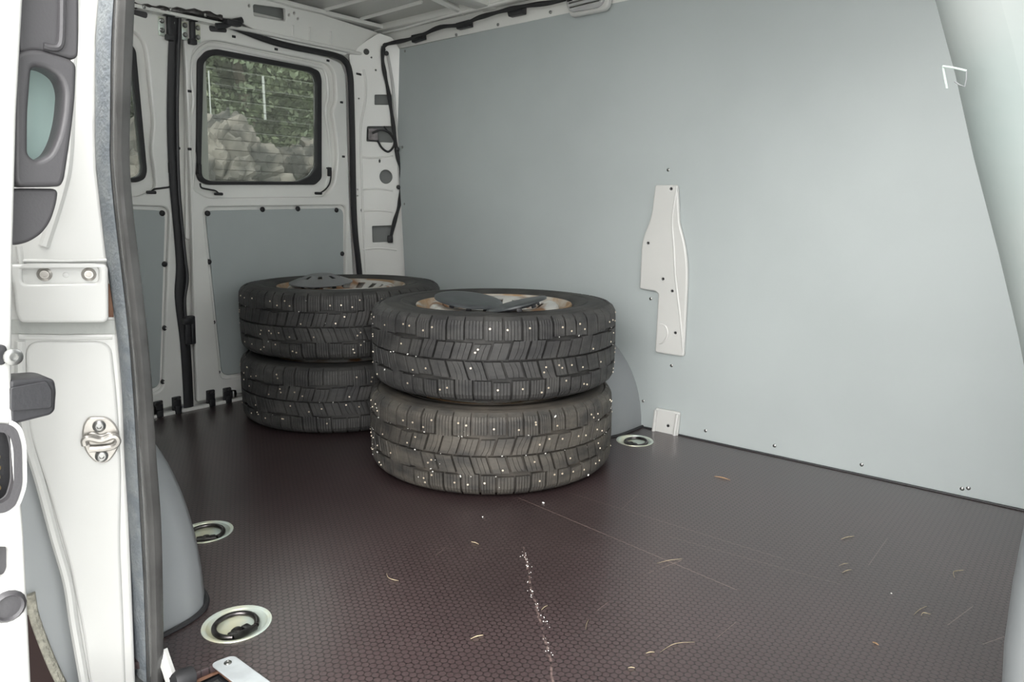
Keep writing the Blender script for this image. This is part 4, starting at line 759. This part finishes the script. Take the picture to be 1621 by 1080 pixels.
# ---- loose wheel caps
def cap(name, c, r, nrm, label, slots, col, dome, yaw=0):
    q = Vector((0, 0, 1)).rotation_difference(Vector(nrm)).to_matrix().to_4x4()
    T = Matrix.Translation(c) @ q @ Matrix.Rotation(yaw, 4, 'Z')
    e = empty(name, c, label, 'hubcap')
    n = 48; prof = [(r, -.004), (r, 0.0), (r * .97, .0018), (r * .75, .003 + dome * .35), (r * .62, .003 + dome * .55), (r * .42, .003 + dome * .92), (r * .36, .003 + dome), (0, .003 + dome)]
    bm = bmesh.new(); rings = [[bm.verts.new((a * math.cos(k * 2 * math.pi / n), a * math.sin(k * 2 * math.pi / n), z)) for k in range(n)] if a > 0 else [bm.verts.new((0, 0, z))] for a, z in prof]
    for i in range(len(prof) - 1):
        for k in range(n):
            if slots and i == 4 and k % 6 in (0, 1): continue
            k2 = (k + 1) % n
            bm.faces.new((rings[i][k], rings[i][k2], rings[i + 1][0]) if len(rings[i + 1]) == 1 else (rings[i][k], rings[i][k2], rings[i + 1][k2], rings[i + 1][k]))
    bmesh.ops.recalc_face_normals(bm, faces=bm.faces); bmesh.ops.solidify(bm, geom=list(bm.faces), thickness=.0022); bm.transform(T)
    me = bpy.data.meshes.new('cap'); bm.to_mesh(me); bm.free(); obj('cap_disc', me, col, e)
    obj('inner_collar', lathe_me([(r * .72, -.003), (r * .70, -.011), (r * .66, -.011), (r * .66, -.003)], 36, M=T), blackp, e)
    for k in range(8):
        a = k * math.pi / 4
        obj('clip', box_me([((r * .69 * math.cos(a), r * .69 * math.sin(a), -.011), (.006, .014, .013), Matrix.Rotation(a, 4, 'Z'))], .0015, T), blackp, e)
    return e
capm = mat('black_cap_plastic', (.055, .060, .063), .34, bump=.05, bscale=60, var=.3, vscale=20)
capg = mat('grey_cap_plastic', (.16, .165, .17), .38, bump=.05, bscale=60)
CA = Vector((-1.3075,1.3876,0.47)); CB = Vector((-1.1651,1.413,0.468))
cap('hubcap', CA, .091, (.15, .0, 1), 'larger round black wheel cap lying tilted on the front stack', False, capm, .003)
cap('hubcap', CB, .080, (-.21, -.13, 1), 'second black wheel cap, steeply tilted, right of the larger one on the front stack', False, capm, .003)
cap('hubcap', Vector((-2.0657,1.4609,0.462)), .105, (.02, -.045, 1), 'domed grey wheel cap with slots on the rear stack', True, capg, .022)

# ================================================================== SMALL DEBRIS ON THE FLOOR
def sliver(a, b, w, label, m=strawm, name='straw', cat='straw', bend=.03, h=.0015):
    a = Vector(a); b = Vector(b); d = b - a; s = Vector((-d.y, d.x, 0))
    mid = (a + b) / 2 + s * bend
    o = tube(name, [a + Vector((0, 0, h)), mid + Vector((0, 0, h + .001)), b + Vector((0, 0, h))], lambda t: .62 * w * (1 - .6 * abs(2 * t - 1)), m, n=6, sub=5, scale=(1, .5))
    tag(o, label, cat); return o
sliver(*[(-0.3878,1.5881,0),(-0.3701,1.6236,0)], .0018, 'pale straw on the floor midway along the grey wall')
sliver(*[(-0.1682,1.5554,0),(-0.1601,1.602,0)], .0018, 'curved straw on the floor at the far right', bend=.2)
sliver(*[(-0.3553,1.4591,0),(-0.3437,1.4829,0)], .0012, 'thin upper one of two short straws at centre right')
sliver(*[(-0.342,1.4332,0),(-0.3313,1.4591,0)], .0016, 'thicker lower one of two short straws at centre right')
sliver(*[(-0.2005,1.3549,0),(-0.1885,1.4032,0)], .0014, 'long thin straw in the lower right of the floor')
sliver(*[(-0.1898,1.3613,0),(-0.1778,1.3769,0)], .0014, 'crumpled straw end beside the long thin one lower right', bend=.3)
sliver(*[(-0.7476,0.794,0),(-0.7389,0.8156,0)], .0020, 'pale straw on the floor below the tyres, lower centre')
sliver(*[(-1.0232,0.848,0),(-0.9831,0.8437,0)], .0018, 'bent straw at the lower left of the floor', bend=-.2)
sliver(*[(-0.7121,0.9404,0),(-0.7123,0.9594,0)], .0016, 'short straw right of the white crumb trail')
sliver(*[(-0.6176,0.9408,-0),(-0.6307,0.9699,0)], .0014, 'upright thin straw in the foreground centre')
sliver(*[(-0.5058,0.9472,0),(-0.4966,0.9595,-0)], .0020, 'flat straw piece at the left end of the foreground scratch')
sliver(*[(-0.4896,0.9654,0),(-0.4593,1.0276,0)], .0010, 'long curved straw in the right foreground', bend=.12)
sliver(*[(-0.5081,0.8962,-0),(-0.4998,0.9032,0)], .0018, 'tiny straw at the bottom edge, centre right')
sliver(*[(-0.9908,1.0557,0),(-0.9704,1.0575,0)], .0018, 'short straw left of the white crumb trail top')
sliver(*[(-0.7608,1.7678,0),(-0.7169,1.769,0)], .0026, 'brown bark flake on the floor near the white bracket', bark, 'bark_flake', 'flake', .05)
sliver(*[(-0.2346,1.2188,0),(-0.2244,1.2159,0)], .0026, 'chunky light bark chip in the lower right of the floor', bark, 'bark_flake', 'flake', .02)
sliver(*[(-0.6398,1.2298,0),(-0.6096,1.2804,0)], .0010, 'thin brown straw lying across the long scratch')
def pebble(p, s, label):
    bm = bmesh.new(); bmesh.ops.create_icosphere(bm, subdivisions=2, radius=1)
    for v in bm.verts: v.co *= (1 + .35 * noise.noise(v.co * 1.7 + Vector(p) * 9)); v.co = Vector((v.co.x * s, v.co.y * s * .8, max(v.co.z * s * .6, -s * .4) + s * .4))
    me = bpy.data.meshes.new('pebble'); bm.to_mesh(me); bm.free(); me.transform(Matrix.Translation(p)); tag(obj('stone_chip', me, grit), label, 'stone')
pebble((-1.0018,1.3244,0), .0035, 'white stone chip just in front of the front stack')
pebble((-1.0595,1.1679,0), .0022, 'tiny white chip on the floor below the front tyre')
pebble((-0.2488,1.4122,0), .0016, 'tiny pale crumb on the floor at centre right')
random.seed(11)
tr = [(-0.8849,1.1038,0),(-0.8484,1.069,0),(-0.8168,1.0376,0),(-0.7835,1.0015,0),(-0.7533,0.9671,0),(-0.7189,0.94,0),(-0.6825,0.9181,0),(-0.6533,0.8813,0),(-0.6254,0.8477,0)]
bm = bmesh.new()
for i in range(55):
    t = random.random() * (len(tr) - 1); k = int(t); p = Vector(tr[k]).lerp(Vector(tr[k + 1]), t - k) + Vector((random.gauss(0, .004), random.gauss(0, .003), 0)); s = random.uniform(.0004, .0011)
    bmesh.ops.create_icosphere(bm, subdivisions=1, radius=s, matrix=Matrix.Translation(p + Vector((0, 0, s * .5))))
me = bpy.data.meshes.new('crumbs'); bm.to_mesh(me); bm.free(); tag(obj('white_crumbs', me, grit, kind='stuff'), 'trail of tiny white crumbs down the middle of the floor', 'crumbs')

# ================================================================== OUTSIDE
gm = mat('bounce_ground', (.58, .58, .56), .85, bump=.5, bscale=60, var=.3, vscale=12)  # ground colour lightened so daylight bounces up to the van roof
gr = obj('ground', box_me([((-2, 0, -.62), (60, 60, .04))]), gm); tag(gr, 'pale ground outside the van, lightened to bounce daylight inside', 'ground', kind='structure')
def rockmat():
    m = mat('weathered_rock', (.02, .019, .018), .9, bump=1, bscale=7, col2=(.125, .112, .10), vscale=2.4, lo=.42, hi=.60, detail=12); return m
def rock(c, s, seed, label):
    """craggy block: a ball cut by random planes, roughened by noise and split by cracks"""
    rg = random.Random(seed * 17 + 3)
    pl = []
    for i in range(26):
        d = Vector((rg.gauss(0, 1), rg.gauss(0, 1), rg.gauss(0, .9))).normalized(); pl.append((d, rg.uniform(.66, .98)))
    bm = bmesh.new(); bmesh.ops.create_icosphere(bm, subdivisions=6, radius=1)
    o_ = Vector((seed * 7.3, seed * 3.1, seed))
    for v in bm.verts:
        d = v.co.normalized(); r = min([1.25] + [h / d.dot(n) for n, h in pl if d.dot(n) > .05])
        q = d * r; vd = noise.voronoi(Vector((q.x * 1.8, q.y * 1.8, q.z * 3)) + o_)[0]
        crack = max(0, 1 - (vd[1] - vd[0]) / .10)
        r += .10 * noise.noise(q * 2.5 + o_) + .085 * (abs(noise.noise(q * 5 + o_)) - .3) + .055 * noise.noise(q * 11 + o_) + .03 * noise.noise(q * 25 + o_) - .09 * crack
        v.co = Vector((d.x * r * s[0], d.y * r * s[1], d.z * r * s[2]))
    bmesh.ops.translate(bm, verts=bm.verts, vec=c)
    me = bpy.data.meshes.new('rock'); bm.to_mesh(me); bm.free(); o = obj('rock', me, rockmat(), smooth=True); me.set_sharp_from_angle(angle=R_(28)); tag(o, label, 'rock', 'rock face outside the rear doors')
for i, (y, z, sx, sy, sz, lab) in enumerate([
    (1.6, .45, .9, 1.1, 1.20, 'weathered rock far left behind the rear windows'), (3.35, .55, .9, .85, 1.05, 'rock seen through the left rear window'),
    (4.55, .80, .9, .72, 1.18, 'grey rock at the left of the right rear window'), (5.15, .35, .8, .6, .9, 'lower dark rock in the middle of the right rear window'),
    (5.75, .70, .95, .72, 1.18, 'pale rounded rock at the right of the right rear window'), (7.2, .6, .9, 1.1, 1.3, 'rock beyond the right edge of the right rear window'),
    (9.2, .5, .9, 1.3, 1.3, 'rock furthest right outside')]): rock((-8.6, y, z - .1), (sx * 1.2, sy * 1.3, sz * 1.12), i + 1, lab)
leafA = mat('tree_leaves', (.055, .078, .040), .6, col2=(.12, .14, .078), vscale=1.4, lo=.35, hi=.65)
leafB = mat('weed_leaves', (.26, .32, .08), .6, col2=(.40, .42, .14), vscale=6)
trunkm = mat('tree_bark', (.10, .08, .06), .9, bump=.5, bscale=20)
def leaves(c, s, n, sz, m, name='foliage', par=None):
    V = []; F = []
    for i in range(n):
        while True:
            p = Vector((random.uniform(-1, 1), random.uniform(-1, 1), random.uniform(-1, 1)))
            if p.length < 1 and noise.noise(p * 2.6 + Vector(c)) > -.12: break
        p = Vector((p.x * s[0], p.y * s[1], p.z * s[2])) + Vector(c)
        u = Vector((random.gauss(0, 1), random.gauss(0, 1), random.gauss(0, 1))).normalized(); v = u.orthogonal().normalized(); k = sz * random.uniform(.6, 1.3)
        b = len(V); V += [p - u * k, p + v * k * .45, p + u * k, p - v * k * .45]; F.append((b, b + 1, b + 2, b + 3))
    me = bpy.data.meshes.new('leaves'); me.from_pydata([tuple(v) for v in V], [], F); me.update()
    return obj(name, me, m, par, smooth=False)
hb_ = []
for i in range(25):
    for j in range(13):
        yy = -6 + i * 1.2; hb_.append((-12.2 - j * .9, yy, -.6 + j * .62 + .5 * noise.noise(Vector((i * .4, j * .4, 1)))))
hs_ = obj('trim_8', poly_me(hb_, [(i * 13 + j, i * 13 + j + 1, (i + 1) * 13 + j + 1, (i + 1) * 13 + j) for i in range(24) for j in range(12)]), mat('mossy_slope', (.04, .065, .03), .9, col2=(.09, .12, .05), vscale=3)); tag(hs_, 'green overgrown slope behind the trees', 'slope', kind='structure')
random.seed(5)
tdat = [(1.0, -11.5), (3.2, -11.0), (4.9, -11.6), (6.3, -10.8), (7.8, -11.6), (9.8, -11.2), (12.2, -11.8), (2.2, -13.4), (5.6, -13.8), (8.8, -13.6)]
TL = ['leafy tree furthest left behind the rocks', 'leafy tree seen through the left rear window', 'leafy tree at the left of the right rear window, behind the tall fence post', 'leafy tree at the right of the right rear window', 'leafy tree just past the right edge of the right rear window', 'leafy tree right of the window view, second from the right', 'leafy tree furthest right behind the rocks', 'back row tree on the slope behind the left rear window', 'back row tree on the slope behind the middle of the right rear window', 'back row tree on the slope at the far right']
for i, (y, x) in enumerate(tdat):
    e = empty('tree', (x, y, -.6), TL[i], 'tree', 'trees behind the rock face')
    tube('trunk', [(x, y, -.6), (x + .1, y + .1, 1.5), (x, y - .1, 3.2)], lambda t: .14 - .07 * t, trunkm, e, n=8)
    f = leaves((x, y, 2.9), (1.1, 1.5, 2.3), 17000, .06, leafA, 'foliage', e)
for i, (y, z, lab) in enumerate([(4.62, .78, 'yellow-green weed at the foot of the rock, left one in the window'), (5.28, .80, 'yellow-green weed at the foot of the rock, right one in the window')]):
    f = leaves((-7.4, y, z - .02), (.16, .16, .20), 500, .035, leafB, 'weed'); tag(f, lab, 'weed')
    f2 = tube('stem', [(-7.4, y, .2), (-7.4, y, z - .1)], .012, trunkm, None, sub=1); f2.parent = f
fe = empty('wire_fence', (-9.6, 5, 1.6), 'wire fence on light grey posts above the rock face', 'fence')
wirem = mat('galvanised_wire', (.27, .28, .27), .5, .3)
for a in ([(-9.6,5.9543,2.5706),(-9.6,5.9579,1.9751)], [(-9.6,5.1479,2.5309),(-9.6,5.1392,1.9125)]): tube('post', [a[1] if a[1][2] < a[0][2] else a[0], a[0] if a[1][2] < a[0][2] else a[1]], .018 if a[0][1] > 5.3 else .010, wirem, fe, sub=1)
for y in (1.2, 3.4, 8.0, 10.0): tube('post', [(-9.6, y, 1.2), (-9.6, y, 2.7)], .025, wirem, fe, sub=1)
for z in (1.75, 1.95, 2.15, 2.35, 2.55): tube('wire', [(-9.6, 0, z), (-9.6, 11, z + .05)], .0022, wirem, fe, sub=1, n=4)
bpy.context.view_layer.update()
for o in list(bpy.data.objects):
    if 'base' in o: del o['base']
